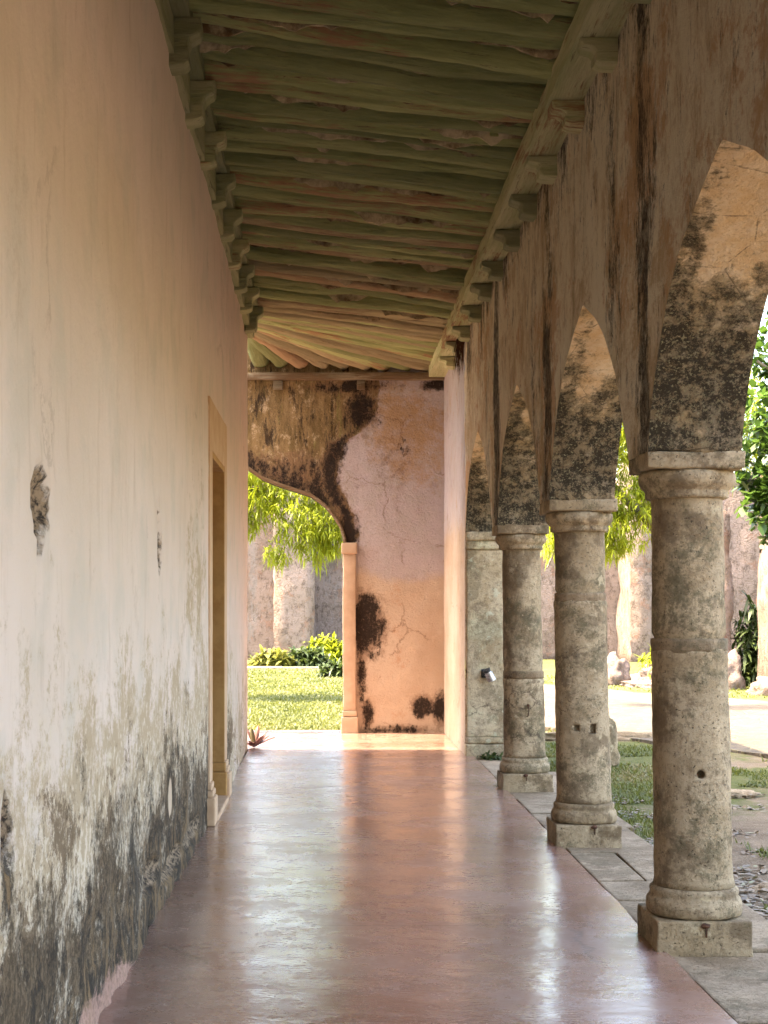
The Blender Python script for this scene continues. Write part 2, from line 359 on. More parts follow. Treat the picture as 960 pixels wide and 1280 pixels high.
def m_leaf(name, c1, c2, c3, trans=.5, rough=.5):
    a = NT(name, rough, .4)
    a.b.inputs['Base Color'].default_value = (*c1, 1)
    r = a.at('tint')
    c = a.mix(r, c1, c2); c = a.mix(a.rg(r, .82, 1.0, 0, .8), c, c3)
    a.col(c)
    tr = a.n('ShaderNodeBsdfTranslucent'); a.set(tr.inputs[0], a.mix(0.5, c, c2))
    ms = a.n('ShaderNodeMixShader'); ms.inputs[0].default_value = trans
    a.L(a.b.outputs[0], ms.inputs[1]); a.L(tr.outputs[0], ms.inputs[2])
    a.L(ms.outputs[0], a.t.nodes['Material Output'].inputs['Surface'])
    return a.m

M = dict(left=m_left(), arc=m_arc(), intr=m_intr(), end=m_end(), floor=m_floor(), ground=m_ground(), path=m_path(),
    col=m_stone('aged_limestone', (0.31, 0.22, 0.12), (0.40, 0.30, 0.18), .72),
    pil=m_stone('pale_limestone_blocks', (0.46, 0.34, 0.19), (0.54, 0.42, 0.26), .45),
    slab=m_stone('paving_limestone', (0.23, 0.165, 0.10), (0.32, 0.24, 0.155), .4),
    rub=m_rubble('rubble_masonry', (0.12, 0.09, 0.07), (0.21, 0.15, 0.115)),
    rub2=m_rubble('ruined_masonry', (0.16, 0.11, 0.075), (0.24, 0.17, 0.12), 4.5),
    pole=m_wood('green_painted_pole', (0.235, 0.27, 0.105), (0.41, 0.44, 0.20), (0.33, 0.19, 0.10), .66),
    pole2=m_wood('bare_brown_pole', (0.33, 0.27, 0.15), (0.45, 0.38, 0.22), (0.31, 0.21, 0.12), .60),
    plate=m_wood('green_painted_beam', (0.36, 0.38, 0.19), (0.52, 0.51, 0.31), (0.28, 0.16, 0.08), .72),
    beam=m_wood('grey_brown_beam', (0.20, 0.16, 0.10), (0.30, 0.24, 0.16), (0.16, 0.10, 0.05), .5),
    joint=m_stone('dark_patched_mortar', (0.20, 0.13, 0.07), (0.27, 0.19, 0.11), .7),
    door=m_wood('dark_door_timber', (0.10, 0.055, 0.025), (0.16, 0.09, 0.04), (0.07, 0.04, 0.02), .6),
    mortar=m_plain('lime_mortar_gap_shade', (0.12, 0.07, 0.03), (0.66, 0.56, 0.38), .95, 3.2),  # dark brown tone paints in crevice shade between poles; pale tone is mortar
    ochre=m_plain('ochre_painted_stone', (0.36, 0.19, 0.06), (0.46, 0.26, 0.09), .8, 5),
    ochre2=m_plain('peach_painted_moulding', (0.50, 0.31, 0.18), (0.58, 0.40, 0.25), .8, 4),
    jamb=m_plain('orange_lime_paint', (0.42, 0.29, 0.195), (0.48, 0.345, 0.24), .85, 6),
    iron=m_plain('rusty_iron', (0.06, 0.03, 0.018), (0.13, 0.06, 0.03), .8, 40, metal=.4),
    metal=m_plain('worn_aluminium', (0.35, 0.34, 0.33), (0.6, 0.6, 0.6), .35, 30, metal=.9),
    black=m_plain('black_plastic', (0.02, 0.02, 0.02), (0.04, 0.04, 0.04), .5, 30),
    bark=m_plain('grey_brown_bark', (0.13, 0.10, 0.07), (0.24, 0.19, 0.14), .9, 9, bump=.8),
    yleaf=m_leaf('yellow_green_leaf', (0.19, 0.225, 0.015), (0.34, 0.37, 0.02), (0.42, 0.42, 0.06), .5),
    dleaf=m_leaf('glossy_dark_leaf', (0.035, 0.07, 0.012), (0.09, 0.16, 0.022), (0.22, 0.30, 0.03), .35, .35),
    bush=m_leaf('dark_bush_leaf', (0.03, 0.045, 0.012), (0.07, 0.10, 0.02), (0.15, 0.15, 0.04), .3),
    bushy=m_leaf('yellow_bush_leaf', (0.13, 0.14, 0.02), (0.26, 0.25, 0.05), (0.32, 0.20, 0.06), .4),
    blade=m_leaf('grass_blade', (0.075, 0.09, 0.016), (0.16, 0.165, 0.035), (0.26, 0.20, 0.09), .4),
    aloe=m_leaf('reddish_spiky_leaf', (0.17, 0.065, 0.06), (0.24, 0.12, 0.09), (0.12, 0.16, 0.06), .15),
    litter=m_leaf('dry_leaf', (0.10, 0.065, 0.035), (0.24, 0.17, 0.10), (0.16, 0.17, 0.06), .1),
)

# ------------------------------------------------------------------ dimensions
XL = -0.85; XR = 1.442; XO = 1.865; YEND = 18.88; YC = 16.7
COLY = [7.067, 10.10, 13.135, 4.033, 1.0, -2.034]
SP = 2.255; ARCH_TOP = 4.9

def sm(x, a, b):
    t = np.clip((x-a)/(b-a), 0, 1); return t*t*(3-2*t)
def ell(x, y, cx, cy, rx, ry):      # 1 inside, falls to 0 at about 2 radii; 0.5 at the rim
    r = np.sqrt(((x-cx)/rx)**2+((y-cy)/ry)**2); return np.clip(1-r*.5, 0, 1)

# ------------------------------------------------------------------ STRUCTURE: ground, path, floor, paving
def ground():
    xs = np.concatenate([np.linspace(-900, -30, 12), np.linspace(-24, 24, 161), np.linspace(30, 900, 12)])
    ys = np.concatenate([np.linspace(-900, -20, 12), np.linspace(-14, 62, 241), np.linspace(70, 900, 12)])
    X, Y = np.meshgrid(xs, ys); n = len(xs); V = np.stack([X.ravel(), Y.ravel(), np.zeros(X.size)], 1)
    for v in V:
        if abs(v[0]) < 25 and -15 < v[1] < 63: v[2] = -0.075 + 0.03*fbm(v[0]*.8, v[1]*.8, 0)
        else: v[2] = -0.075
    idx = np.arange(X.size).reshape(X.shape)
    F = np.stack([idx[:-1, :-1].ravel(), idx[:-1, 1:].ravel(), idx[1:, 1:].ravel(), idx[1:, :-1].ravel()], 1)
    me = fastmesh('ground', V, F)
    x, y = V[:, 0], V[:, 1]
    g = np.where(x < 1.8, sm(y, 18, 19.5), 0.0)
    g = np.maximum(g, .62*ell(x, y, 2.75, 14.3, 1.3, 2.2)/.6)
    g = np.maximum(g, ell(x, y, 3.0, 17.3, 1.8, 1.2)*1.1)
    g = np.maximum(g, ell(x, y, 4.6, 14.6, 1.4, .8)*1.1)
    g = np.maximum(g, ell(x, y, 2.25, 11.6, .35, 1.6)*1.0)
    g = np.maximum(g, np.where((x > 1.5), sm(y+1.9*(x-6), 28, 31), 0))
    attr(me, 'grass', g)
    o = link('ground', me, M['ground'], None, True); tag(o, kind='structure')
ground()
def poly_sheet(name, pts, z, mat, amp=0.0):
    me = mesh(name, [(p[0], p[1], z) for p in pts], [list(range(len(pts)))])
    o = link(name, me, mat); tag(o, kind='structure'); return o
PATH = [(0.9, 25.5), (2.3, 21.2), (3.45, 18.9), (4.0, 17.6), (4.75, 16.5), (6.5, 13), (9, 8.5), (14, 12), (10, 17), (7.6, 20.2), (6.4, 23), (5.2, 25.6), (4.3, 28), (2.6, 30.5), (1.2, 32)]
def path():
    pts = []
    n = len(PATH)
    for i in range(n):
        a = Vector(PATH[i]); b = Vector(PATH[(i+1) % n]); k = max(2, int((b-a).length/.25))
        for j in range(k):
            p = a.lerp(b, j/k); w = fbm(p.x*1.3, p.y*1.3, 3)*.16; pts.append((p.x+w, p.y+w*.6))
    bm = bmesh.new(); f = bm.faces.new([bm.verts.new((x, y, -0.03)) for x, y in pts])
    e = bmesh.ops.extrude_face_region(bm, geom=[f]); 
    for g in e['geom']:
        if isinstance(g, bmesh.types.BMVert): g.co.z = -0.025
    for v in bm.verts:
        if v.co.z < -0.0299: v.co.z = -0.12
    bmesh.ops.triangulate(bm, faces=bm.faces[:])
    bmesh.ops.recalc_face_normals(bm, faces=bm.faces[:])
    o = link('path', bm_mesh('path', bm), M['path']); tag(o, kind='structure')
path()
def floor():
    bm = bmesh.new()
    # right edge is wavy; corridor strip plus the cross passage
    ys = np.arange(-6, 16.01, .12); rv = []; lv = []
    for y in ys:
        lv.append((XL-.02, y)); rv.append((1.525+.012*fbm(y*1.7, 3, 3)+.006*fbm(y*9, 1, 1), y))
    out = rv + [(1.50, 16.0), (1.50, YEND), (0.28, YEND), (0.28, YEND+.42)] + [(-3.2, YEND+.42), (-3.2, YEND), (-6.4, YEND), (-6.4, YC-.02), (XL-.02, YC-.02)] + lv[::-1]
    f = bm.faces.new([bm.verts.new((x, y, 0)) for x, y in out])
    e = bmesh.ops.extrude_face_region(bm, geom=[f])
    for g in e['geom']:
        if isinstance(g, bmesh.types.BMVert): g.co.z = -0.2
    bmesh.ops.triangulate(bm, faces=bm.faces[:]); bmesh.ops.recalc_face_normals(bm, faces=bm.faces[:])
    o = link('floor', bm_mesh('floor', bm), M['floor']); tag(o, kind='structure')
floor()
def paving():
    bm = bmesh.new(); y = -5.8; random.seed(3)
    while y < 15.8:
        L = random.choice([.55, .7, .85, 1.0, 1.2])
        y1 = min(y+L, 15.9); w = random.uniform(2.12, 2.3)
        if random.random() < .3:
            xm = random.uniform(1.8, 1.95)
            for (a, b) in ((1.545, xm-.006), (xm+.006, w)):
                box(bm, a, b, y+.008, y1-.008, -.2, random.uniform(-.024, -.008), bev=.012, jit=.006)
        else: box(bm, 1.545, w, y+.008, y1-.008, -.2, random.uniform(-.024, -.006), bev=.012, jit=.007)
        y = y1
    o = link('stone_pavement', bm_mesh('stone_pavement', bm), M['slab']); tag(o, kind='structure')
paving()

# ------------------------------------------------------------------ LEFT BUILDING
def grid_lines(a, b, step, extra):
    base = list(np.arange(a, b, step))+[b]
    base = [v for v in base if all(abs(v-e) > step*.45 for e in extra)]
    return np.array(sorted(base+list(extra)))
DY0, DY1, DZ = 11.04, 12.38, 2.70
def left_building():
    root = thing('gallery_building', 'long weathered cream plaster wall with black mould at its foot and one doorway', 'building', (-3.4, 6, 0))
    inv = Vector((-3.4, 6, 0))
    ys = grid_lines(-6, YC, .045, [DY0, DY1]); ys = ys[(ys < 2.5) * (np.arange(len(ys)) % 6 == 0) + (ys >= 2.5) > 0]
    zs = grid_lines(-.05, 4.98, .04, [DZ])
    Y, Z = np.meshgrid(ys, zs); V = np.stack([np.full(Y.size, XL), Y.ravel(), Z.ravel()], 1)
    y, z = V[:, 1], V[:, 2]
    hole = np.maximum.reduce([ell(y, z, 4.53, 1.865, .14, .105), ell(y, z, 4.50, 1.79, .05, .09), ell(y, z, 7.62, 1.86, .10, .14), ell(y, z, 7.56, 2.0, .05, .09),
        ell(y, z, 4.03, .98, .05, .12), ell(y, z, 8.35, .15, .5, .07), ell(y, z, 9.6, .14, .5, .08), ell(y, z, 7.35, .25, .35, .07), ell(y, z, 9.7, 1.65, .015, .08)])
    patch = np.maximum(ell(y, z, 8.2, .52, .10, .11), 0*z)
    dx = np.zeros(len(V))
    for i in range(len(V)):
        dx[i] = .012*fbm(y[i]*.7, z[i]*.7, 5, 3) + .004*fbm(y[i]*5, z[i]*5, 1, 4)
    foot = np.clip(1-z/.9, 0, 1)
    rough = np.array([fbm(a*3.2, b*3.2, 9, 5) for a, b in zip(y, z)])
    dx -= foot*.035*np.clip(rough+.1, 0, 1)
    dx -= .05*sm(hole+.12*rough, .45, .62)
    edge = (np.abs(y-DY0) < .3) | (np.abs(y-DY1) < .3) | (np.abs(z-DZ) < .2)
    dx = np.where(edge & (z < DZ+.3) & (y > DY0-.3) & (y < DY1+.3), dx*.15, dx)
    V[:, 0] += dx-.035*sm(y, 12.9, 16.7)
    idx = np.arange(Y.size).reshape(Y.shape)
    F = []
    for i in range(len(zs)-1):
        for j in range(len(ys)-1):
            if zs[i+1] <= DZ+1e-4 and ys[j] >= DY0-1e-4 and ys[j+1] <= DY1+1e-4: continue
            F.append((idx[i, j], idx[i, j+1], idx[i+1, j+1], idx[i+1, j]))
    V2 = V - np.array(inv)
    me = fastmesh('wall', V2, F)
    low = np.clip(1.08 - z/1.5, 0, 1)
    nearf = sm(y, 2, 5.5)*.25
    mould = np.clip(low*.72 + .20*ell(y, z, 8.4, .5, 1.6, .7) + .15*ell(y, z, 5.0, .1, 1.5, .6), 0, 1)
    mould = np.maximum(mould, ell(y, z, 4.02, .82, .06, .13)*1.15)
    mould = mould*(1-.75*sm(y, 12.6, 14))
    worn = np.clip(1.10 - (z-.2)/1.75, 0, 1)*.85
    worn = worn*(1-.35*sm(y, 12.4, 14.5))
    worn = np.maximum(worn, .38*ell(y, z, 9.8, 1.5, .9, .9)/.6)
    pf = np.where((y < 6.9), np.clip(1.0-(z-.02)/.30, 0, 1)*sm(-y, -7.0, -5.8)*.74, 0) + np.clip(1-z/.08, 0, 1)*.35
    attr(me, 'mould', mould); attr(me, 'worn', worn); attr(me, 'pinkfoot', pf); attr(me, 'patch', patch); attr(me, 'hole', hole)
    attr(me, 'pinkish', .3+.6*sm(y, 8, 14)*sm(z, .9, 2.0))
    link('wall', me, M['left'], root, True)
    def P(dims): return (dims[0]-inv.x, dims[1]-inv.x, dims[2]-inv.y, dims[3]-inv.y, dims[4], dims[5])
    bm = bmesh.new()
    box(bm, *P((-1.35, XL-.06, -6, DY0, -.2, 4.9)))
    box(bm, *P((-1.35, XL-.06, DY1, YC-.003, -.2, 4.9)))
    box(bm, *P((-1.35, XL-.06, DY0+.001, DY1-.001, DZ, 4.9)))
    box(bm, *P((-6.4, -1.352, -6, YC-.004, -.2, 6.2)))
    ms = bm_mesh('masonry', bm)
    for nm in ('mould', 'worn', 'pinkfoot', 'patch', 'hole', 'pinkish'): attr(ms, nm, np.zeros(len(ms.vertices)))
    link('masonry', ms, M['left'], root)
    # rounded corner end strip of the wall
    me2 = bmesh.new(); box(me2, *P((XL-.10, XL-.035, YC-.05, YC+.012, -.1, 4.9)), bev=.012)
    c = bm_mesh('corner', me2)
    for nm, v in (('mould', .25), ('worn', .3), ('pinkfoot', 0), ('patch', 0), ('hole', 0), ('pinkish', .8)): attr(c, nm, np.full(len(c.vertices), v))
    link('corner', c, M['left'], root)
    # door surround
    fr = 'door_surround'
    bm = bmesh.new(); p = .012; w = .24
    box(bm, *P((XL-.05, XL+p, DY0-w, DY0, .30, 3.06)), bev=.008)
    box(bm, *P((XL-.05, XL+p, DY1, DY1+w, .30, 3.06)), bev=.008)
    box(bm, *P((XL-.05, XL+p-.002, DY0+.001, DY1-.001, DZ, 3.058)), bev=.006)
    sur = link(fr, bm_mesh(fr, bm), M['ochre2'], root); sur['label'] = 'peach painted stone door surround'
    for (a, b) in ((DY0-w-.03, DY0+.0), (DY1-.0, DY1+w+.03)):
        bm = bmesh.new()
        box(bm, *P((XL-.06, XL+.05, a, b, 0.001, .20)), bev=.012)
        box(bm, *P((XL-.06, XL+.036, a+.015, b-.004, .202, .25)), bev=.012)
        box(bm, *P((XL-.06, XL+.024, a+.022, b-.008, .252, .298)), bev=.01)
        link('plinth_block', bm_mesh('plinth_block', bm), M['ochre2'], sur)
    # reveals
    bm = bmesh.new()
    box(bm, *P((-1.2, XL+.009, DY1-.05, DY1-.002, .30, DZ-.004)), bev=.004)
    box(bm, *P((-1.2, XL+.03, DY1-.085, DY1-.002, .001, .22)), bev=.01)
    box(bm, *P((-1.2, XL+.02, DY1-.07, DY1-.002, .222, .298)), bev=.012)
    box(bm, *P((-1.2, XL+.009, DY0+.002, DY0+.05, .001, DZ-.004)), bev=.004)
    box(bm, *P((-1.2, XL+.008, DY0+.052, DY1-.052, DZ-.05, DZ-.003)), bev=.004)
    link('door_reveal', bm_mesh('door_reveal', bm), M['ochre'], root)
    bm = bmesh.new(); box(bm, *P((-1.2, XL+.05, DY0+.052, DY1-.087, -.02, .035)), bev=.01)
    link('threshold', bm_mesh('threshold', bm), M['ochre2'], root)
    # plank door set back in the opening
    bm = bmesh.new(); n = 6; q0 = DY0+.055; q1 = DY1-.055; ww = (q1-q0)/n
    for i in range(n): box(bm, *P((-1.25, -1.205, q0+i*ww+.002, q0+(i+1)*ww-.002, .036, DZ-.052)), bev=.004)
    for zz in (.35, 1.3, 2.3): box(bm, *P((-1.204, -1.18, q0+.02, q1-.02, zz, zz+.13)), bev=.004)
    d = link('door', bm_mesh('door', bm), M['door'], root)
    bm = bmesh.new(); box(bm, *P((-1.179, -1.15, q0+.10, q0+.13, 1.02, 1.16)), bev=.006)
    link('handle', bm_mesh('handle', bm), M['iron'], d)
left_building()


# ------------------------------------------------------------------ ARCADE WALL
def aprof(t):   # intrados height, t -1 (near support) .. 1 (far support)
    if t < 0:
        return float(np.interp(-t, [0, .08, .3, .5, .73, .84, .93, .98, 1.0], [3.26, 3.22, 3.11, 2.97, 2.72, 2.54, 2.40, 2.31, 2.255]))
    T = [0, .08, .3, .5, .7, .84, .93, .98, 1.0]; Z = [3.27, 3.235, 3.14, 3.04, 2.87, 2.68, 2.50, 2.36, 2.255]
    return float(np.interp(t, T, Z))
def smoothprof(t):
    return .25*aprof(t-.03)+.5*aprof(t)+.25*aprof(t+.03) if abs(t) < .96 else aprof(t)
def arcade():
    root = thing('arcade_wall', 'tall streaked plaster arcade wall with mouldy pointed arches over the column row', 'wall', (1.68, 8, 0))
    o = np.array((1.68, 8, 0)); half = .217
    cols = sorted(COLY); us = [-6.0]; zb = [-.15]
    y = -6.0
    first = cols[0]-3.034+half
    us += list(np.arange(-5.9, first-.02, .3))+[first, first+1e-4]; zb = [-.15]*(len(us)-1)+[SP]
    a = first
    ends = cols+[16.17]
    for i, c in enumerate(ends):
        b = c-half if i < len(cols) else 15.97
        cen = (a+b)/2; h = (b-a)/2
        tt = np.sin(np.linspace(-math.pi/2, math.pi/2, 49))
        for t in tt[1:]: us.append(cen+h*t); zb.append(smoothprof(t))
        if i < len(cols):
            for q in np.linspace(c-half, c+half, 9)[1:]: us.append(q); zb.append(SP)
            a = c+half
    us += [15.9701]; zb += [-.15]
    us += list(np.arange(16.05, YEND, .12))+[YEND]; zb += [-.15]*(len(us)-len(zb))
    us = np.array(us); zb = np.array(zb)
    NV = 44; vs = np.linspace(0, 1, NV)
    V = []; mould = []
    def shade(u, z, z0):
        # dark run-off bands beside each support, streaks from the top
        m = .14
        for c in cols:
            d = (u-c)
            m = max(m, .66*math.exp(-((d+.12)/.34)**2)*(.8+.2*(z < 3.4)), .44*math.exp(-((d-.6)/.4)**2))
        m = max(m, .56 - (4.5-z)*.5)
        if u > 15.9: m = .1 + .7*max(0, (z-3.6))*(1 if u < 16.4 else .3)
        return min(1, m)
    for side, X in ((0, XR), (1, XO)):
        for i, u in enumerate(us):
            for v in vs:
                z = zb[i]+(ARCH_TOP-zb[i])*v
                d = .016*fbm(u*.8, z*.8, 3+side*5, 3)+.006*fbm(u*6, z*2.5, 2+side*5, 4)
                if u > 16.0: d *= .5
                V.append((X+d*(1 if v > 0.0 else .3), u, z)); mould.append(shade(u, z, zb[i]))
    n = len(us); F = []; mi = []
    def ix(s, i, j): return s*n*NV+i*NV+j
    for i in range(n-1):
        jump = us[i+1]-us[i] < 2e-4
        if jump: continue
        for j in range(NV-1):
            F.append((ix(0, i, j), ix(0, i, j+1), ix(0, i+1, j+1), ix(0, i+1, j)))
            F.append((ix(1, i, j), ix(1, i+1, j), ix(1, i+1, j+1), ix(1, i, j+1)))
            mi += [0 if us[i] < 15.96 else 2, 0]
        F.append((ix(0, i, NV-1), ix(1, i, NV-1), ix(1, i+1, NV-1), ix(0, i+1, NV-1))); mi.append(0)
    # the jumps: vertical end faces (first pier, last pier)
    for (u, s) in ((first, 1), (15.97, -1)):
        base = len(V)
        for k in range(9):
            x = XR+(XO-XR)*k/8
            for j in range(30): V.append((x, u, -.15+(SP+.0+.15)*j/29)); mould.append(.35)
        for k in range(8):
            for j in range(29):
                F.append((base+k*30+j, base+(k+1)*30+j, base+(k+1)*30+j+1, base+k*30+j+1)); mi.append(1)
    # intrados
    K = 10; base = len(V)
    for i in range(n):
        for k in range(K+1):
            x = XR+(XO-XR)*k/K
            if k == 0: V.append(V[ix(0, i, 0)])
            elif k == K: V.append(V[ix(1, i, 0)])
            else: V.append((x, us[i]+.008*fbm(x*5, us[i]*5, zb[i]*5), zb[i]+.010*fbm(x*4, us[i]*4, 2)))
            mo = .80-max(0, zb[i]-2.70)*1.25
            mo -= .35*max(0, 2.42-zb[i])/.17*.6
            if k/K < .25: mo += .25
            mould.append(max(0.15, mo))
    for i in range(n-1):
        if us[i+1]-us[i] < 2e-4 or us[i] < first or us[i] >= 15.96: continue
        for k in range(K):
            a0 = base+i*(K+1)+k; F.append((a0, a0+1, a0+K+2, a0+K+1)); mi.append(1)
    V = np.array(V)-o
    # end caps
    me = fastmesh('wall', V, F); attr(me, 'mould', mould)
    attr(me, 'upper', sm(V[:, 2], 2.0, 2.9)); attr(me, 'brown', np.zeros(len(V))); attr(me, 'black', np.clip((V[:, 2]-3.7)*.5, 0, .7)*np.exp(-((V[:, 1]+8-16.1)/.35)**2)); attr(me, 'ochre', np.full(len(V), .3))
    me.polygons.foreach_set('material_index', np.array(mi, dtype=np.int32))
    link('wall', me, [M['arc'], M['intr'], M['end']], root, True)
    for f in me.polygons: pass
    # stone impost pilaster at the far end
    sub_box('pilaster', XR+.015-o[0], XO-.02-o[0], 15.915-8, 16.0-8, .20, 2.16, .06, .006, 4, M['pil'], root, .012)
    sub_box('pilaster_capital', XR-.0-o[0], XO+.03-o[0], 15.87-8, 16.02-8, 2.255, 2.35, .05, .006, 5, M['pil'], root, .02)
    sub_box('pilaster_capital', XR+.008-o[0], XO+.01-o[0], 15.895-8, 16.01-8, 2.162, 2.253, .05, .006, 5, M['pil'], root, .02)
    sub_box('pilaster_base', XR-.005-o[0], XO+.02-o[0], 15.87-8, 16.02-8, -.1, .125, .05, .008, 5, M['pil'], root, .015)
    sub_box('pilaster_base', XR+.006-o[0], XO+.0-o[0], 15.895-8, 16.01-8, .127, .198, .05, .006, 5, M['pil'], root, .02)
arcade()

# ------------------------------------------------------------------ COLUMNS
def lathe(prof, seg, wob=.0025, seed=0, square=0.0):
    V = []; F = []
    n = len(prof)
    for i, (r, z) in enumerate(prof):
        for k in range(seg):
            a = 2*math.pi*k/seg
            c, s = math.cos(a), math.sin(a)
            rr = r
            if square: rr = r*(1+square*(abs(math.sin(2*a))**2))
            d = wob*fbm(c*1.2+seed, s*1.2, z*3)+wob*.8*fbm(c*4+seed, s*4, z*9)
            V.append(((rr+d)*c, (rr+d)*s, z))
    for i in range(n-1):
        for k in range(seg):
            k2 = (k+1) % seg
            F.append((i*seg+k, i*seg+k2, (i+1)*seg+k2, (i+1)*seg+k))
    V.append((0, 0, prof[0][1])); V.append((0, 0, prof[-1][1]))
    b, t = len(V)-2, len(V)-1
    for k in range(seg):
        k2 = (k+1) % seg
        F.append((b, k2, k)); F.append((t, (n-1)*seg+k, (n-1)*seg+k2))
    return mesh('lathe', V, F)
def boolcut(o, cutters):
    for c in cutters:
        md = o.modifiers.new('b', 'BOOLEAN'); md.operation = 'DIFFERENCE'; md.object = c; md.solver = 'EXACT'
    dg = bpy.context.evaluated_depsgraph_get()
    me = bpy.data.meshes.new_from_object(o.evaluated_get(dg))
    o.modifiers.clear(); old = o.data; o.data = me
    for c in cutters: bpy.data.objects.remove(c, do_unlink=True)
def shaft_mesh(seed, joint):
    prof = []
    for z in np.arange(.268, 2.056, .03):
        t = (z-.268)/1.79
        r = .180-.012*t
        if z > joint: r -= .005
        if abs(z-joint) < .03: r -= .014
        if abs(z-joint+.05) < .02: r += .003
        prof.append((r, float(z)))
    prof[0] = (.186, .268); prof.append((.167, 2.06))
    return lathe(prof, 40, .005, seed)
def column(y, label, seed, joint, sockets=(), hook=None, nail=None):
    root = thing('stone_column', label, 'column', (1.70, y, 0), 'limestone columns of the arcade')
    sub_box('plinth', -.217, .217, -.217, .217, -.03, .137, .035, .010, 6, M['col'], root, .012, seed)
    base = lathe([(.20, .138), (.212, .145), (.217, .165), (.217, .19), (.211, .21), (.2, .222), (.198, .23), (.2, .24), (.199, .255), (.187, .266)], 40, .004, seed, .04)
    link('base_moulding', base, M['col'], root, True)
    s = link('shaft', shaft_mesh(seed, joint), M['col'], root, True)
    cuts = []
    for (dx, z, w, h, rnd) in sockets:
        bm = bmesh.new()
        if rnd:
            bmesh.ops.create_cone(bm, cap_ends=True, segments=14, radius1=w, radius2=w, depth=.12, matrix=Matrix.Translation((dx, -.165, z)) @ Matrix.Rotation(R(90), 4, 'X'))
        else: box(bm, dx-w, dx+w, -.23, -.12, z-h, z+h)
        c = link('cut', bm_mesh('cut', bm), M['col']); c.location = (1.70, y, 0); cuts.append(c)
    if cuts:
        bpy.context.view_layer.update(); boolcut(s, cuts)
    LEAN = .032
    ring = []
    for z0, dr in ((-.036, -.012), (-.034, -.003), (-.015, -.001), (.012, -.001), (.028, -.003), (.030, -.012)): ring.append((.181-.012*(joint-.268)/1.79+dr, joint+z0))
    rg_ = link('mortar_ring', lathe(ring, 48, .006, seed+2), M['joint'], root, True)
    for o_ in (s, rg_):
        for v in o_.data.vertices: v.co.x -= LEAN*max(0, v.co.z-.27)/1.8
    cap = lathe([(.167, 2.05), (.186, 2.056), (.189, 2.07), (.187, 2.086), (.192, 2.094), (.206, 2.106), (.218, 2.125), (.222, 2.145), (.219, 2.168), (.21, 2.179)], 40, .004, seed+3)
    for v in cap.vertices: v.co.x -= LEAN
    link('capital', cap, M['col'], root, True)
    sub_box('abacus', -.262, .182, -.219, .222, 2.181, 2.258, .035, .009, 6, M['col'], root, .010, seed+9)
    if hook:
        dx, z = hook
        bm = bmesh.new(); yy = -math.sqrt(max(0, .175**2-dx*dx))
        bmesh.ops.create_cone(bm, cap_ends=True, segments=8, radius1=.012, radius2=.012, depth=.03, matrix=Matrix.Translation((dx, yy-.005, z)) @ Matrix.Rotation(R(90), 4, 'X'))
        pts = [(dx, yy-.018, z), (dx+.006, yy-.02, z-.03), (dx+.003, yy-.02, z-.07), (dx-.002, yy-.02, z-.09), (dx-.012, yy-.02, z-.095)]
        for a, b in zip(pts, pts[1:]):
            a, b = Vector(a), Vector(b); q = (b-a).to_track_quat('Z', 'Y').to_matrix().to_4x4()
            bmesh.ops.create_cone(bm, cap_ends=True, segments=6, radius1=.004, radius2=.004, depth=(b-a).length+.003, matrix=Matrix.Translation((a+b)/2) @ q)
        link('iron_hook', bm_mesh('iron_hook', bm), M['iron'], root)
    if nail:
        dx, z = nail
        bm = bmesh.new()
        bmesh.ops.create_icosphere(bm, subdivisions=2, radius=.016, matrix=Matrix.Translation((dx, -.226, z)) @ Matrix.Diagonal((1.3, .7, .9, 1)))
        box(bm, dx+.0, dx+.007, -.232, -.222, z-.05, z-.005)
        for v in bm.verts: v.co += Vector((fbm(v.co.x*60, v.co.y*60, v.co.z*60),)*3)*.004
        link('iron_stub', bm_mesh('iron_stub', bm), M['iron'], root)
column(COLY[0], 'nearest stone column in view, with one small round hole low on its shaft', 1, 1.38, [(.0, .795, .020, .02, True)], None, (.0, .118))
column(COLY[1], 'stone column with two square sockets cut side by side in its shaft', 12, 1.62, [(-.065, .765, .017, .02, False), (.04, .76, .019, .032, False)], None, (.03, .125))
column(COLY[2], 'stone column nearest the end wall, with a rusty hook on its shaft', 23, .98, [], (.005, .72), (-.02, .128))
column(COLY[3], 'stone column just outside the right edge of the photo', 34, 1.2)
column(COLY[4], 'stone column beside the viewer, outside the photo', 45, 1.5)
column(COLY[5], 'stone column behind the viewer, last before the solid wall', 56, 1.3)

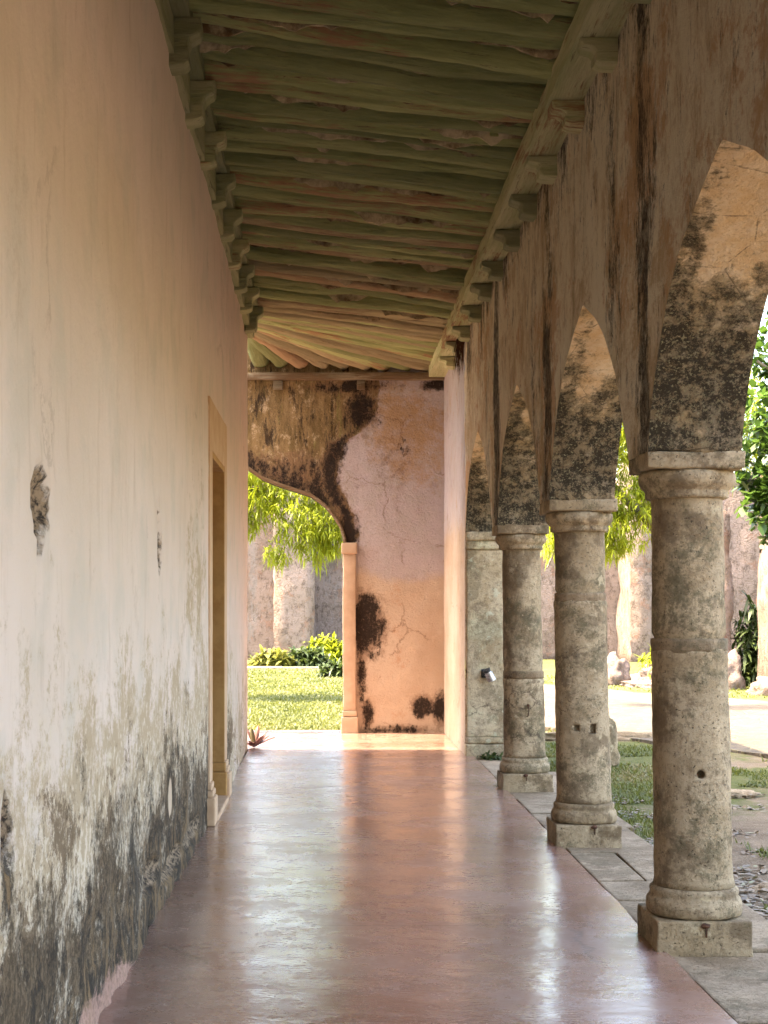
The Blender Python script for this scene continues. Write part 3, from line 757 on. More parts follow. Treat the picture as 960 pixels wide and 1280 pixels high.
# ------------------------------------------------------------------ END WALL
def end_wall():
    org = np.array((-1.45, YEND, 0))
    root = thing('end_wall', 'salmon plaster end wall with black mould and a pointed ogee archway', 'wall', tuple(org))
    half = [(1.65, 2.33), (1.645, 2.42), (1.60, 2.56), (1.53, 2.67), (1.44, 2.79), (1.34, 2.87), (1.226, 2.95), (1.01, 3.02), (.794, 3.09), (.615, 3.165), (.44, 3.29), (.2, 3.52), (.07, 3.72), (0, 3.86)]
    arc = [(-1.45+a, z) for a, z in half]           # from right spring to apex
    def prof(x):
        d = abs(x+1.45)
        hs = sorted(half); return float(np.interp(d, [h[0] for h in hs], [h[1] for h in hs]))
    xs = list(np.arange(-6.4, -3.1, .1))+[-3.1, -3.0999]
    inn = sorted({round(-1.45+s*a, 4) for a, _ in half for s in (1, -1)} | {round(x, 4) for x in np.arange(-3.08, .2, .05)})
    inn = [x for x in inn if -3.0999 < x < .2]
    xs += inn+[.1999, .20]+list(np.arange(.24, 1.44, .04))+[1.47]
    zb = []
    for i, x in enumerate(xs):
        if x <= -3.1 or x >= .2-1e-9: zb.append(-.15)
        else: zb.append(prof(x))
    NV = 110; top = 4.86; V = []; n = len(xs)
    for side in (0, 1):
        for i, x in enumerate(xs):
            for v in np.linspace(0, 1, NV):
                z = zb[i]+(top-zb[i])*v
                d = .012*fbm(x*1.2, z*1.2, 8+side, 3)+.005*fbm(x*7, z*7, 3, 4)
                V.append((x, YEND+d if side == 0 else YEND+.42+d, z))
    def ix(s, i, j): return s*n*NV+i*NV+j
    F = []
    for i in range(n-1):
        if xs[i+1]-xs[i] < 2e-4: continue
        for j in range(NV-1):
            F.append((ix(0, i, j), ix(0, i+1, j), ix(0, i+1, j+1), ix(0, i, j+1)))
            F.append((ix(1, i, j), ix(1, i, j+1), ix(1, i+1, j+1), ix(1, i+1, j)))
        F.append((ix(0, i, NV-1), ix(0, i+1, NV-1), ix(1, i+1, NV-1), ix(1, i, NV-1)))
        F.append((ix(0, i, 0), ix(1, i, 0), ix(1, i+1, 0), ix(0, i+1, 0)))
    # inner jamb reveals of the opening
    for x, i in ((-3.1, xs.index(-3.1)), (.2, xs.index(.20))):
        b0 = len(V)
        for j in range(25):
            zz = -.15+2.48*j/24
            V.append((x, YEND, zz)); V.append((x, YEND+.42, zz))
        for j in range(24): F.append((b0+2*j, b0+2*j+2, b0+2*j+3, b0+2*j+1))
    V = np.array(V); x, z = V[:, 0], V[:, 2]
    me = fastmesh('wall', V-org, F)
    # layout of the stains, measured on the wall
    bx = np.interp(z, [2.2, 2.45, 2.7, 2.95, 3.15, 3.35, 3.6, 3.75, 4.0, 4.3, 4.45], [.30, .37, .33, .20, .12, .14, .22, .42, .60, .64, .60])
    brown = np.clip(.5-(x-bx)*2.2, 0, 1)*np.where(z > 2.2, 1, 0)
    black = np.maximum.reduce([
        .72*np.clip(1-np.abs(x-(bx-.10))*3.6, 0, 1)*sm(z, 2.2, 2.4)*(1-sm(z, 3.5, 3.9)*.55),
        .53*sm(-z, -3.75, -3.30)*sm(-x, -.25, .1)*sm(z, 2.2, 2.4)*sm(-x, -.45, -.3),
        ell(x, z, .42, 4.02, .22, .26)*.80, ell(x, z, .30, 4.3, .5, .1)*.72, ell(x, z, 1.32, 4.32, .16, .07)*.85,
        ell(x, z, .43, 1.33, .24, .35)*1.02*sm(x, .33, .37), ell(x, z, .42, .80, .07, .45)*.66, ell(x, z, .5, .25, .07, .16)*.85,
        ell(x, z, 1.17, .32, .13, .12)*.98, ell(x, z, 1.40, .27, .10, .2)*.95, ell(x, z, .95, .04, .5, .06)*.6, .38*ell(x, z, .8, 3.45, .35, .4)])
    attr(me, 'brown', brown); attr(me, 'black', black)
    attr(me, 'upper', sm(z-.06*np.sin(x*5), 1.75, 2.15)); attr(me, 'ochre', .62*ell(x, z, .85, 3.95, .6, .5)+.4*ell(x, z, 1.15, 3.3, .4, .5))
    link('wall', me, M['end'], root, True)
    def P(d): return (d[0]-org[0], d[1]-org[0], d[2]-org[1], d[3]-org[1], d[4], d[5])
    for (a, b) in ((.185, .345), (-3.245, -3.085)):
        sub_box('jamb', *P((a, b, YEND-.045, YEND+.05, .28, 2.22)), .08, .006, 4, M['jamb'], root, .01)
        sub_box('jamb_capital', *P((a-.02, b+.015, YEND-.065, YEND+.05, 2.222, 2.36)), .05, .005, 4, M['jamb'], root, .012)
        sub_box('jamb_base', *P((a-.025, b+.03, YEND-.075, YEND+.05, -.05, .20)), .05, .006, 4, M['jamb'], root, .012)
        sub_box('jamb_base', *P((a-.012, b+.015, YEND-.06, YEND+.05, .202, .278)), .05, .006, 4, M['jamb'], root, .015)
    # raised rim that follows the arch
    pts = [(p[0], p[1]) for p in arc]+[(-1.45-a, zz) for a, zz in half[::-1][1:]]
    Vr = []; Fr = []
    for i, (px, pz) in enumerate(pts):
        a = Vector(pts[max(0, i-1)]); b = Vector(pts[min(len(pts)-1, i+1)]); t = (b-a).normalized(); nn = Vector((t.y, -t.x))
        if nn.y < 0 and abs(nn.y) > .1: nn = -nn
        if abs(nn.y) <= .1: nn = Vector((1 if px > -1.45 else -1, 0))
        for (oo, yy) in ((-.012, -.02), (.03, -.02), (.03, .02), (-.012, .03)): Vr.append((px+nn.x*oo, YEND+yy, pz+nn.y*oo))
    for i in range(len(pts)-1):
        for k in range(4): Fr.append((i*4+k, i*4+(k+1) % 4, (i+1)*4+(k+1) % 4, (i+1)*4+k))
    link('arch_rim', mesh('arch_rim', np.array(Vr)-org, Fr), M['beam'], root, True)
    # timber wall beam and its brackets
    b = sub_box('wall_beam', *P((-1.35, 1.44, YEND-.10, YEND-.01, 4.375, 4.465)), .12, .008, 3, M['beam'], root, .008)
    for (xx, w) in ((-.62, .06), (.41, .05)):
        sub_box('beam_block', *P((xx-w, xx+w, YEND-.06, YEND+.03, 4.26, 4.372)), .05, .006, 6, M['beam'], root, .008)
end_wall()

# ------------------------------------------------------------------ ROOF
def roof():
    org = Vector((0.3, 8, 4.5))
    root = thing('gallery_roof', 'lean-to gallery roof of rough green painted poles laid across the corridor', 'roof', tuple(org))
    # slab (mortar bed above the poles)
    xs = [-1.30, 2.12]; zc = lambda x: 5.08-(x+1.0)*.115
    bm = bmesh.new()
    V = []
    for x in xs:
        for y in (-6, YEND+.5):
            for dz in (0, .22): V.append(bm.verts.new(Vector((x if not (x < 0 and False) else x, y, zc(x)+dz))-org))
    for f in [(0, 1, 3, 2), (4, 6, 7, 5), (0, 4, 5, 1), (2, 3, 7, 6), (0, 2, 6, 4), (1, 5, 7, 3)]: bm.faces.new([V[i] for i in f])
    bmesh.ops.recalc_face_normals(bm, faces=bm.faces[:])
    link('roof_slab', bm_mesh('roof_slab', bm), M['mortar'], root)
    def pole(p0, p1, r0, r1, seed, mat):
        p0 = Vector(p0); p1 = Vector(p1); L = (p1-p0).length; n = 22; seg = 14
        V = []; F = []
        for i in range(n+1):
            t = i/n; x = L*t; r = r0+(r1-r0)*t
            cy = .020*fbm(t*1.8, seed*3.1, 1, 2)*L*.6+.012*fbm(t*7, seed*3.1, 1, 2); cz = .030*fbm(t*1.8, seed*5.1, 7, 2)
            for k in range(seg):
                a = 2*math.pi*k/seg
                rr = r*(1+.15*fbm(math.cos(a)*.8+seed, math.sin(a)*.8, t*1.9)+.09*fbm(math.cos(a)*3+seed, math.sin(a)*3, t*6)+.08*fbm(math.cos(a)*8+seed, math.sin(a)*8, t*14))
                V.append((x, cy+rr*math.cos(a), cz+rr*math.sin(a)))
        for i in range(n):
            for k in range(seg): F.append((i*seg+k, (i+1)*seg+k, (i+1)*seg+(k+1) % seg, i*seg+(k+1) % seg))
        F.append(tuple(range(seg))); F.append(tuple(n*seg+k for k in range(seg))[::-1])
        o = link('pole', mesh('pole', V, F), mat, root, True)
        d = (p1-p0).normalized()
        o.rotation_mode = 'QUATERNION'; o.rotation_quaternion = d.to_track_quat('X', 'Z'); o.location = p0-org
        return o
    random.seed(11); y = 4.2; s = 0
    FV = []; FF = []
    def fillet(yl, yr, sd):
        n = 60; b = len(FV)
        for i in range(n+1):
            t = i/n; X = -.9+2.3*t; yy = yl+(yr-yl)*t; zz = 4.875-.26*t
            lo = zz-.015-.11*max(0, fbm(t*4, sd*2.3, 4)+.18)-.05*max(0, fbm(t*22, sd*2.3, 9)); w = .022+.018*fbm(t*12, sd, 2)
            for (dy, dz) in ((-w, zz+.09-lo), (-w*.7, 0), (w*.7, .008), (w, zz+.09-lo)): FV.append((X, yy+dy+.01*fbm(t*16, sd, 7), lo+dz))
        for i in range(n):
            for k in range(3): FF.append((b+i*4+k, b+i*4+k+1, b+i*4+5+k, b+i*4+4+k))
    while y < 16.35:
        rr = random.uniform(.088, .142); y += rr
        sk = random.uniform(-.05, .05)+.10
        br = max(0, (y-13)/5)
        pole((-.98, y-sk*.5+random.uniform(-.03, .03), 4.88+random.uniform(-.035, .03)), (1.43+random.uniform(-.06, .05), y+sk*.5+random.uniform(-.05, .05), 4.62+random.uniform(-.035, .03)),
             rr*random.uniform(.68, .90), rr*random.uniform(.70, .92), s, M['pole2'] if random.random() < .06+br else M['pole'])
        y += rr*.98; s += 1; fillet(y-sk*.5, y+sk*.5, s)
    link('mortar_fill', mesh('mortar_fill', np.array(FV)-np.array(org), FF), M['mortar'], root, False)  # mortar in the gaps, its dark tone standing in for crevice shade
    # fan of poles turning to the end wall
    N = 18
    for i in range(N):
        t = (i+.5)/N
        yl = 16.45+1.75*t**1.3; d = i*.262
        if 16.5+d < 18.7: e = (1.42, 16.5+d, 4.60)
        else: e = (1.42-(16.5+d-18.7), YEND-.03, 4.575+.02*(16.5+d-18.7))
        e = list(e)
        pole((-1.02+.05*t, yl, 4.865+random.uniform(-.015, .015)), e, .07, random.uniform(.09, .115), 100+i, M['pole2'] if random.random() < .7 else M['pole'])
    # plates along both walls
    def bar(name, x0, x1, z0, z1, y0, y1, mat, seed):
        # waney beam: subdivided box along Y with gentle waves
        V = []; F = []; n = int((y1-y0)/.16)
        for i in range(n+1):
            yy = y0+(y1-y0)*i/n
            wx = .014*fbm(yy*1.1, seed, 2, 3); wz = .012*fbm(yy*1.4, seed, 7, 3)
            for (a, b) in ((x0, z0), (x0, z1), (x1, z1), (x1, z0)):
                V.append((a+wx+.006*fbm(yy*5, a*9, b*9+seed), yy, b+wz+.006*fbm(yy*5, a*9+4, b*9+seed)))
        for i in range(n):
            for k in range(4): F.append((i*4+k, i*4+(k+1) % 4, (i+1)*4+(k+1) % 4, (i+1)*4+k))
        F.append((0, 3, 2, 1)); F.append((n*4, n*4+1, n*4+2, n*4+3))
        V = np.array(V)-np.array(org)
        # object X must run along the grain: build rotated
        W_ = np.stack([V[:, 1], -V[:, 0], V[:, 2]], 1)
        o = link(name, mesh(name, W_, F), mat, root); o.rotation_euler[2] = R(90)
        return o
    bar('wall_plate', XL-.03, XL+.11, 4.70, 4.79, 4.0, 16.66, M['plate'], 1.5)
    bar('wall_plate', XR-.20, XR+.06, 4.40, 4.53, 4.0, YEND-.02, M['plate'], 7.5)
    # carved brackets
    def corbel(xw, sgn, y, zt, seed, w=.085, h=1.0, q=.82):
        # cyma profile in X-Z, extruded along Y
        prof = [(0, 0), (.235, 0), (.235, -.055), (.222, -.075), (.195, -.085), (.165, -.10), (.15, -.13), (.155, -.17), (.15, -.205), (.12, -.225), (.06, -.232), (0, -.235)]
        V = []; F = []; n = len(prof)
        for yy in (-w, w):
            for (a, b) in prof:
                V.append((xw+sgn*(a*q+.006*fbm(a*9, b*9, seed)), y+yy, zt+b*h*(1.0+.25*fbm(seed, 1, 1))+.004*fbm(a*20, yy, seed)))
        F.append(tuple(range(n))); F.append(tuple(range(2*n-1, n-1, -1)))
        for i in range(n):
            j = (i+1) % n; F.append((i, n+i, n+j, j))
        bm = bmesh.new(); vs = [bm.verts.new(Vector(v)-org) for v in V]
        for f in F: bm.faces.new([vs[k] for k in f])
        bmesh.ops.recalc_face_normals(bm, faces=bm.faces[:])
        es = [e for e in bm.edges if abs(e.verts[0].co.y-e.verts[1].co.y) < .01]
        bmesh.ops.bevel(bm, geom=es, offset=.008, segments=1, affect='EDGES')
        link('corbel', bm_mesh('corbel', bm), M['plate'], root)
    for k in range(10): corbel(XL-.02, 1, 7.2+.975*k, 4.70, k*3.3)
    for k in range(13): corbel(XR+.03, -1, 5.72+.965*k+(.09 if k % 3 == 1 else 0), 4.40, 50+k*2.1, .075+.03*random.random(), .55, .9)
    # upstand boards behind the brackets, and hanging fibres at the corner
    bar('fascia', XL-.03, XL+.035, 4.50, 4.698, 4.0, 16.64, M['plate'], 3.3)
    V = []; F = []
    rg = np.random.default_rng(5)
    for i in range(160):
        x = 1.47-rg.random()*.09; yy = 16.0+rg.random()*.5; z = 4.47; l = .15+.35*rg.random()
        w = .006; dx = rg.normal()*.05; b = len(V)
        V += [(x-w, yy, z), (x+w, yy, z), (x+dx, yy+rg.normal()*.04, z-l)]; F.append((b, b+1, b+2))
    link('loose_fibre', mesh('loose_fibre', np.array(V)-np.array(org), F), M['iron'], root)['kind'] = 'stuff'
roof()

# ------------------------------------------------------------------ plants
def blades(base, direc, length, width, droop, seg=3):
    """arrays of curved narrow leaves; returns V,F,(tint per leaf repeated)"""
    n = len(base); side = np.cross(direc, np.array([0, 0, 1.0])); l = np.linalg.norm(side, axis=1, keepdims=True); l[l < 1e-3] = 1; side /= l
    bad = (np.abs(side).sum(1) < .1); side[bad] = (1, 0, 0)
    V = np.zeros((n, (seg+1)*2, 3))
    for s in range(seg+1):
        t = s/seg; c = base+direc*(length*t)[:, None]; c[:, 2] -= droop*length*t*t
        w = width*(.35+1.3*math.sin(math.pi*min(.98, t*.85+.12)))*.6
        if s == seg: w = width*.08
        V[:, 2*s] = c-side*w[:, None] if hasattr(w, '__len__') else c-side*w
        V[:, 2*s+1] = c+side*w[:, None] if hasattr(w, '__len__') else c+side*w
    F = []
    off = np.arange(n)*((seg+1)*2)
    for s in range(seg): F.append(np.stack([off+2*s, off+2*s+1, off+2*s+3, off+2*s+2], 1))
    return V.reshape(-1, 3), np.concatenate(F), (seg+1)*2
def rdir(r, n, up=0.0):
    d = r.normal(size=(n, 3)); d /= np.linalg.norm(d, axis=1, keepdims=True); d[:, 2] += up
    return d/np.linalg.norm(d, axis=1, keepdims=True)
def limb_tubes(segs):
    V = []; F = []
    for (a, b, r0, r1) in segs:
        a, b = Vector(a), Vector(b); q = (b-a).to_track_quat('Z', 'Y'); n = 5; o = len(V)
        for i in range(n+1):
            t = i/n; c = a.lerp(b, t)+Vector((fbm(t*2+a.x, a.y, 1), fbm(t*2+a.y, a.x, 5), 0))*.10*math.sin(math.pi*t)*min(1, (b-a).length)
            for k in range(8):
                an = k*math.pi/4; rr = (r0+(r1-r0)*t)*(1+.12*fbm(an, t*4, a.x)); V.append(c+q @ Vector((rr*math.cos(an), rr*math.sin(an), 0)))
        for i in range(n):
            for k in range(8): F.append((o+i*8+k, o+i*8+(k+1) % 8, o+(i+1)*8+(k+1) % 8, o+(i+1)*8+k))
    return mesh('limbs', V, F)
def tree(label, loc, branches, clumps, leafmat, leaf, per, seed, name='leafy_tree', trunk_r=.16, droop=.5, cluster=9, keep=None):
    r = np.random.default_rng(seed); root = thing(name, label, 'tree', loc); L = np.array(loc)
    segs = []
    for b in branches: segs.append(b)
    tk = limb_tubes([(tuple(np.array(a)-L), tuple(np.array(b)-L), r0, r1) for a, b, r0, r1 in segs])
    link('trunk', tk, M['bark'], root, True)
    B = []; D = []; T = []
    for (cx, cy, cz, rx, ry, rz) in clumps:
        k = int(per*rx*rz*1.0)
        u = rdir(r, k)*(r.random((k, 1))**.45); P = u*np.array([rx, ry, rz])+np.array([cx, cy, cz])
        for p in P:
            c = cluster; d = rdir(r, c, .1); B.append(np.repeat(p[None], c, 0)+d*leaf*.15); D.append(d); T.append(np.clip(np.full(c, r.random())*.7+r.random(c)*.3, 0, 1))
    B = np.concatenate(B); D = np.concatenate(D); T = np.concatenate(T); n = len(B)
    ln = leaf*(.6+.7*r.random(n))
    V, F, k = blades(B, D, ln, ln*keep if keep else ln*.085, droop*(.5+r.random(n)), 3 if not keep else 2)
    me = fastmesh('crown', V-L, F); attr(me, 'tint', np.repeat(T, k))
    link('crown', me, leafmat, root, False)
tree('yellow green tree with drooping narrow leaves seen through the archway', (-3.6, 27, -.08),
     [((-3.6, 27, -.1), (-3.3, 27, 2.2), .22, .16), ((-3.3, 27, 2.2), (-1.9, 26.6, 3.5), .13, .06), ((-1.9, 26.6, 3.5), (-.2, 26.4, 3.9), .06, .02), ((-3.3, 27, 2.2), (-2.8, 27.3, 4.5), .13, .06),
      ((-2.8, 27.3, 4.5), (-.9, 27, 4.2), .06, .03)],
     [(-.35, 26.4, 3.3, .85, .7, .6), (-.2, 26.3, 2.7, .55, .5, .42), (.2, 26.4, 3.1, .5, .6, .6), (.1, 26.5, 3.9, .6, .6, .4), (-1.35, 26.6, 3.6, .8, .7, .65), (-1.5, 26.5, 3.05, .4, .4, .28), (-.9, 26.3, 2.5, .28, .4, .2), (-1.2, 27, 4.0, 1.0, .8, .45),
      (-2.8, 27.2, 4.3, 1.2, 1.0, .7), (-2.6, 26.8, 3.6, .9, .9, .6)],
     M['yleaf'], .135, 680, 3)
tree('yellow green tree with drooping narrow leaves behind the two nearest columns', (6.1, 25, -.08),
     [((6.1, 25, -.1), (5.9, 25, 2.4), .20, .15), ((5.9, 25, 2.4), (4.6, 24.8, 3.6), .12, .06), ((4.6, 24.8, 3.6), (3.6, 24.8, 3.2), .05, .02), ((3.9, 24.8, 3.3), (3.55, 24.6, 2.2), .03, .015), ((5.9, 25, 2.4), (6.4, 25.2, 4.9), .12, .06), ((5.9, 25, 2.4), (5.0, 25.2, 5.2), .1, .05)],
     [(4.7, 24.7, 3.1, .75, .7, .7), (4.15, 24.7, 3.3, .6, .6, .55), (4.3, 24.7, 4.2, 1.0, .8, .8), (3.7, 24.7, 2.7, .30, .5, .35), (5.3, 25, 4.9, 1.3, 1.1, 1.0), (6.6, 25.2, 4.6, 1.2, 1.1, 1.1), (4.5, 24.9, 5.4, .9, .9, .7), (5.5, 25, 3.4, .7, .7, .6), (4.55, 24.5, 2.55, .35, .4, .25)],
     M['yleaf'], .13, 680, 4)
tree('dark glossy leaved tree hanging in at the right behind the nearest column', (7.6, 17, -.08),
     [((7.6, 17, -.1), (7.3, 17, 2.4), .2, .15), ((7.3, 17, 2.4), (5.6, 16.6, 3.6), .10, .05), ((5.6, 16.6, 3.6), (4.5, 16.4, 2.9), .05, .015), ((5.6, 16.6, 3.6), (4.6, 16.3, 4.2), .05, .015), ((7.3, 17, 2.4), (7.2, 17, 5), .13, .06)],
     [(4.85, 16.3, 3.35, .55, .6, .7), (4.95, 16.3, 2.6, .5, .6, .42), (5.1, 16.5, 4.3, .55, .7, .6), (6.2, 16.7, 3.9, 1.1, 1.0, 1.3), (7.4, 17, 4.9, 1.4, 1.3, 1.2), (4.62, 16.3, 2.75, .28, .3, .3), (5.5, 16.4, 2.9, .6, .6, .55), (5.6, 16.6, 4.9, .8, .9, .5)],
     M['dleaf'], .10, 620, 5, droop=.2, cluster=7, keep=.42)
def shrub(label, loc, rx, rz, n, leaf, mat, seed, name='shrub', wide=.10, up=.5, droop=.5):
    r = np.random.default_rng(seed); root = thing(name, label, 'shrub', loc)
    u = rdir(r, n//8)*(r.random((n//8, 1))**.5); u[:, 2] = np.abs(u[:, 2]); P = u*np.array([rx, rx*.6, rz*.75])
    B = np.repeat(P, 8, 0); D = rdir(r, len(B), up); T = np.clip(np.repeat(r.random(len(P)), 8)*.75+r.random(len(B))*.25, 0, 1)
    ln = leaf*(.6+.7*r.random(len(B)))
    V, F, k = blades(B, D, ln, ln*wide, droop*(.5+r.random(len(B))), 3)
    me = fastmesh('foliage', V, F); attr(me, 'tint', np.repeat(T, k)); link('foliage', me, mat, root)
    st = [((0, 0, 0), tuple(P[i]), .02, .008) for i in range(0, min(len(P), 14))]
    link('stem', limb_tubes(st), M['bark'], root, True)
shrub('yellowish low spiky shrub beyond the lawn, left of the dark one', (-1.45, 40.8, -.08), .65, .62, 900, .36, M['bushy'], 1)
shrub('dark green low shrub at the foot of the rubble buttress', (-.62, 41.2, -.08), .72, .72, 1500, .34, M['bush'], 2)
shrub('dark spiky shrub close beside the orange jamb on the lawn', (.22, 35.5, -.08), .45, .48, 700, .32, M['bush'], 3)
shrub('pale yellow green bush against the far rubble wall', (.05, 45.5, -.08), .95, 1.0, 1500, .36, M['yleaf'], 4)
shrub('tangled yellow green weeds on the low stone heap between the columns', (7.55, 33.2, .2), .8, .7, 900, .4, M['yleaf'], 5, wide=.05)
shrub('dark green climbing bush between the two ruined piers', (8.75, 31.4, -.08), .42, 2.6, 1500, .3, M['bush'], 6)
shrub('weedy tuft at the foot of the stone pilaster', (1.72, 15.78, -.08), .17, .17, 420, .085, M['bush'], 7, wide=.16)
def aloe():
    root = thing('spiky_plant', 'small reddish spiky plant at the far corner of the cream wall', 'plant', (-.82, 16.86, 0))
    r = np.random.default_rng(2); n = 15; az = r.random(n)*2*math.pi; el = R(12)+r.random(n)*R(60)
    D = np.stack([np.cos(az)*np.cos(el)+.25, np.sin(az)*np.cos(el)-.15, np.sin(el)], 1); D /= np.linalg.norm(D, axis=1, keepdims=True)
    B = np.zeros((n, 3)); B[:, 2] = .01
    ln = .18+.12*r.random(n)
    for i in range(n):
        V, F, k = blades(B[i:i+1], D[i:i+1], ln[i:i+1], ln[i:i+1]*.10, np.array([.15]), 4)
        V2 = V.copy(); V2[:, 2] -= .006; V2[1::2] *= 1
        me = fastmesh('leaf', V, F); attr(me, 'tint', np.full(len(V), r.random())); o = link('leaf', me, M['aloe'], root)
        md = o.modifiers.new('s', 'SOLIDIFY'); md.thickness = .008; md.offset = 0
aloe()

# grass and litter (stuff)
def inpath(x, y):
    p = PATH; c = False; j = len(p)-1
    for i in range(len(p)):
        if (p[i][1] > y) != (p[j][1] > y) and x < (p[j][0]-p[i][0])*(y-p[i][1])/(p[j][1]-p[i][1])+p[i][0]: c = not c
        j = i
    return c
def grass(name, pts, h, mat, seed, tall=1.0):
    r = np.random.default_rng(seed); P = np.array(pts); n = len(P)
    D = rdir(r, n, 1.1); D[:, 2] = np.abs(D[:, 2])
    ln = h*(.5+r.random(n)); V, F, k = blades(P, D, ln, np.full(n, .0045)*(1+P[:, 1]*.07), .3*np.ones(n), 2)
    t = np.array([.5+.7*fbm(p[0]*.9, p[1]*.5, 4) for p in P])+r.normal(size=n)*.18
    me = fastmesh(name, V, F); attr(me, 'tint', np.repeat(np.clip(t, 0, 1), k)); o = link(name, me, mat); tag(o, 'short green and straw coloured grass of the garden', 'grass', kind='stuff')
pts = []; r = np.random.default_rng(21)
while len(pts) < 52000:
    y = 19.35+(r.random()**1.5)*21; w0 = -1.25*y/18.9-.3; w1 = .42*y/18.9
    x = w0+(w1-w0)*r.random(); pts.append((x, y, -.08))
while len(pts) < 66000:
    x = -5+8*r.random(); y = 19.4+12*r.random()
    pts.append((x, y, -.08))
def gd(x, y):
    g = 0
    for (cx, cy, a, b) in ((2.75, 14.3, .95, 2.0), (3.0, 17.3, 1.5, 1.0), (4.7, 14.7, 1.2, .75), (2.3, 11.4, .16, 1.5)):
        g = max(g, 1-math.hypot((x-cx)/a, (y-cy)/b))
    return g+.45*fbm(x*2.2, y*1.6, 3)
k = 0
while k < 30000:
    x = 2.0+3.6*r.random(); y = 8+11*r.random()
    if gd(x, y) > .22 and not inpath(x, y): pts.append((x, y, -.09)); k += 1
k = 0
while k < 12000:
    x = 3+8*r.random(); y = 22+14*r.random()
    if y+1.9*(x-6) > 30.0+.8*fbm(x, y, 1) and not inpath(x, y): pts.append((x, y, -.09)); k += 1
grass('grass', pts, .075, M['blade'], 5)
def litter():
    r = np.random.default_rng(8); P = []
    while len(P) < 5200:
        x = 2.1+1.9*r.random()**1.3; y = 5.2+8*r.random()
        if fbm(x*2, y*2, 8)+.35*(y < 9.5) > .12: P.append((x, y, -.07+.02*r.random()))
    P = np.array(P); n = len(P); D = rdir(r, n); D[:, 2] *= .35; ln = .03+.05*r.random(n)
    V, F, k = blades(P, D, ln, ln*.3, .1*np.ones(n), 2); V[:, 2] = np.maximum(V[:, 2], -.085)
    me = fastmesh('leaf_litter', V, F); attr(me, 'tint', np.repeat(r.random(n), k)); o = link('leaf_litter', me, M['litter'])
    tag(o, 'dry fallen leaves and twigs on the bare earth beside the nearest column', 'leaf litter', kind='stuff')
litter()

# ------------------------------------------------------------------ far masonry
def worn_wall(name, label, cat, x0, x1, y0, y1, z1, mat, seed, step=.35, amp=.12, ragged=.4, group=None, taper=0.0):
    cx, cy = (x0+x1)/2, (y0+y1)/2
    root = thing(name, label, cat, (cx, cy, -.1), group)
    bm = bmesh.new(); box(bm, x0-cx, x1-cx, y0-cy, y1-cy, -.1, z1+.1)
    for it in range(8):
        le = [e for e in bm.edges if e.calc_length() > step*1.5]
        if not le: break
        bmesh.ops.subdivide_edges(bm, edges=le, cuts=1, use_grid_fill=True)
    bm.normal_update()
    for v in bm.verts:
        v.co += v.normal*fbm(v.co.x*1.3+seed, v.co.y*1.3, v.co.z*1.3)*amp+v.normal*fbm(v.co.x*4+seed, v.co.y*4, v.co.z*4)*amp*.4
        if taper: v.co.x *= 1-taper*v.co.z/z1
        if v.co.z > z1*.75: v.co.z += ragged*fbm(v.co.x*.8+seed, v.co.y, 4)*(v.co.z/z1)
    link('masonry', bm_mesh('masonry', bm), mat, root, True)
    return root
worn_wall('garden_wall', 'long high rubble stone wall closing the garden at the back', 'wall', -22, 16, 48, 48.8, 5.4, M['rub'], 1, .45, .10, .8)
worn_wall('stone_buttress', 'tall rubble stone buttress behind the dark shrub, seen through the archway', 'buttress', -1.62, -.42, 45.8, 47.9, 6.0, M['rub'], 3, .3, .12, .4, taper=.05)
#worn_wall('stone_buttress', 'pale stone buttress at the left edge of the archway view', 'buttress', -3.0, -2.35, 45.8, 47.9, 5.4, M['rub2'], 9, .3, .12, .4)
worn_wall('stone_buttress', 'grey stone buttress on the pink wall seen beside the nearest column', 'buttress', 9.15, 9.95, 45.9, 47.9, 6.0, M['rub'], 13, .3, .12, .4)
worn_wall('ruined_pier', 'peach coloured ruined pier with a rounded foot, right of the nearest column', 'pier', 7.72, 8.28, 31.2, 31.9, 3.6, M['rub2'], 5, .14, .07, .4)
worn_wall('ruined_pier', 'pale ruined pier cut by the right edge of the photo', 'pier', 8.72, 9.6, 30.0, 30.8, 3.9, M['rub2'], 6, .14, .07, .4)
worn_wall('ruined_wall', 'grey rubble wall standing behind the two ruined piers', 'wall', 7.9, 12.5, 34.5, 35.2, 4.2, M['rub'], 7, .2, .09, .6)
def rock(name, label, loc, s, seed, cat='rock', group=None, mat='rub2', flat=.6):
    bm = bmesh.new(); bmesh.ops.create_icosphere(bm, subdivisions=4, radius=1)
    for v in bm.verts:
        d = 1+.35*fbm(v.co.x*1.1+seed, v.co.y*1.1, v.co.z*1.1)+.12*fbm(v.co.x*4+seed, v.co.y*4, v.co.z*4)
        v.co *= d; v.co.z = max(v.co.z, -.4); v.co.x *= s[0]; v.co.y *= s[1]; v.co.z *= s[2]
    o = link(name, bm_mesh(name, bm), M[mat], None, True); o.location = loc; tag(o, label, cat, group)
G = 'fallen stones beside the path'
rock('rock', 'upright stone block on the path edge between the two nearest columns', (6.05, 32.2, .1), (.34, .35, .45), 1, group=G)
rock('rock', 'broad low stone heap under the weeds between the columns', (7.3, 33.0, -.02), (.8, .6, .38), 2, group=G)
rock('rock', 'flat pale slab lying in front of the weedy stone heap', (6.85, 31.0, -.05), (.8, .4, .14), 3, group=G)
rock('rock', 'stone heap at the foot of the pier at the right edge', (8.6, 28.6, -.02), (.65, .5, .32), 4, group=G)
rock('rock', 'low rounded stone beside the ruined pier with a rounded foot', (8.0, 30.6, 0), (.38, .35, .6), 5, group=G)
rock('boulder', 'grey stone sticking out behind the column with two sockets', (2.74, 15.5, .12), (.17, .2, .40), 8, group=None, mat='col')
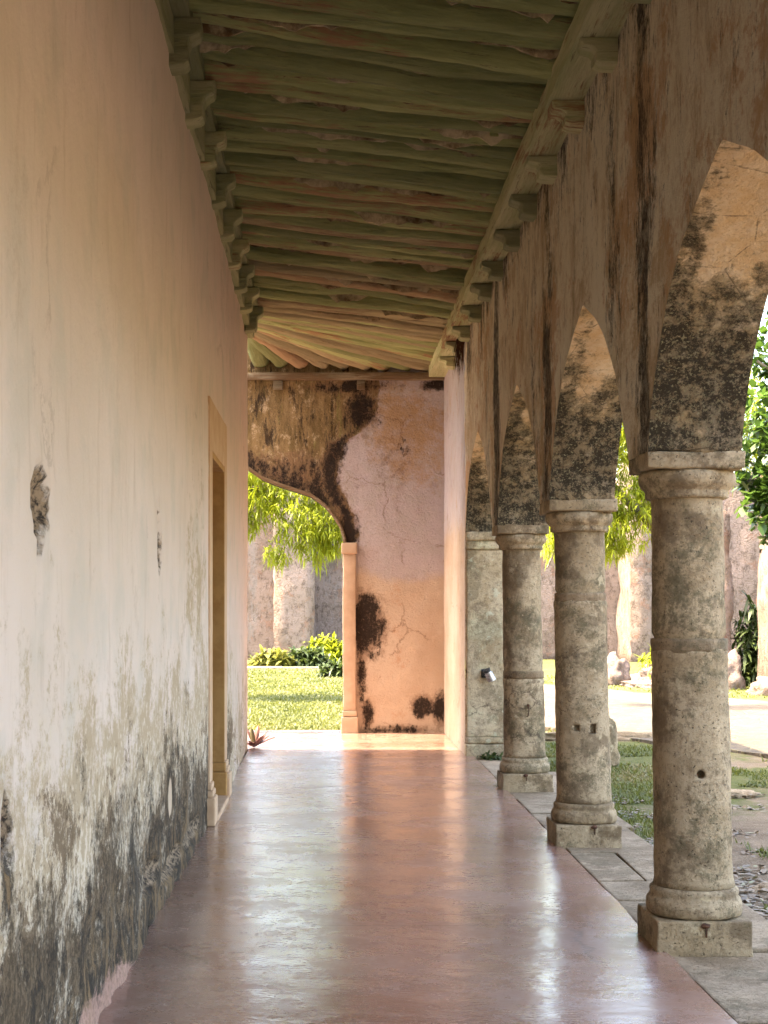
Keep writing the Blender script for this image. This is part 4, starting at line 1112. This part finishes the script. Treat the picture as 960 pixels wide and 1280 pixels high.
# kerb of long stones at the far side of the lawn
def far_kerb():
    rt = thing('stone_kerb', 'pale stone edging along the planting bed beyond the lawn', 'kerb', (-1, 39.8, -.08))
    bm = bmesh.new(); x = -7
    while x < 3: L = random.uniform(.7, 1.3); box(bm, x, x+L-.03, -.15, .15, -.05, .09, bev=.02, jit=.015); x += L
    link('stone_edging', bm_mesh('stone_edging', bm), M['pil'], rt)
far_kerb()
# clump of stones and soil ridge on the near lawn edge (right)
rock('rock', 'thin flat stone in the shaded grass behind the nearest column', (3.35, 13.2, -.075), (.38, .14, .05), 11, mat='slab', group=G)
rock('rock', 'long low stone ridge at the edge of the sunlit path', (3.3, 18.55, -.05), (.75, .16, .10), 12, mat='slab', group=G)
rock('rock', 'dark flat stone on the bare ground right of the nearest column', (2.55, 8.75, -.075), (.12, .08, .04), 13, mat='slab', group=G)

# ------------------------------------------------------------------ small lamp on the pilaster
def lamp():
    root = thing('wall_lamp', 'small tilted silver spotlight fixed low on the stone pilaster', 'lamp', (1.665, 15.90, .86))
    bm = bmesh.new()
    q = Matrix.Translation((.02, -.07, -.02)) @ Matrix.Rotation(R(-28), 4, 'Y') @ Matrix.Rotation(R(12), 4, 'X')
    bmesh.ops.create_cone(bm, cap_ends=True, segments=24, radius1=.043, radius2=.038, depth=.10, matrix=q)
    for zz in (-.03, 0, .03): bmesh.ops.create_cone(bm, cap_ends=True, segments=24, radius1=.047, radius2=.047, depth=.008, matrix=q @ Matrix.Translation((0, 0, zz)))
    link('lamp_housing', bm_mesh('lamp_housing', bm), M['metal'], root, False)
    bm = bmesh.new(); bmesh.ops.create_cone(bm, cap_ends=True, segments=20, radius1=.034, radius2=.04, depth=.03, matrix=q @ Matrix.Translation((0, 0, .066)))
    link('lamp_cap', bm_mesh('lamp_cap', bm), M['black'], root)
    bm = bmesh.new(); box(bm, -.05, -.03, -.07, .015, -.02, .03, bev=.004); box(bm, -.06, .0, -.0, .014, -.04, .05, bev=.004)
    link('bracket', bm_mesh('bracket', bm), M['black'], root)
lamp()
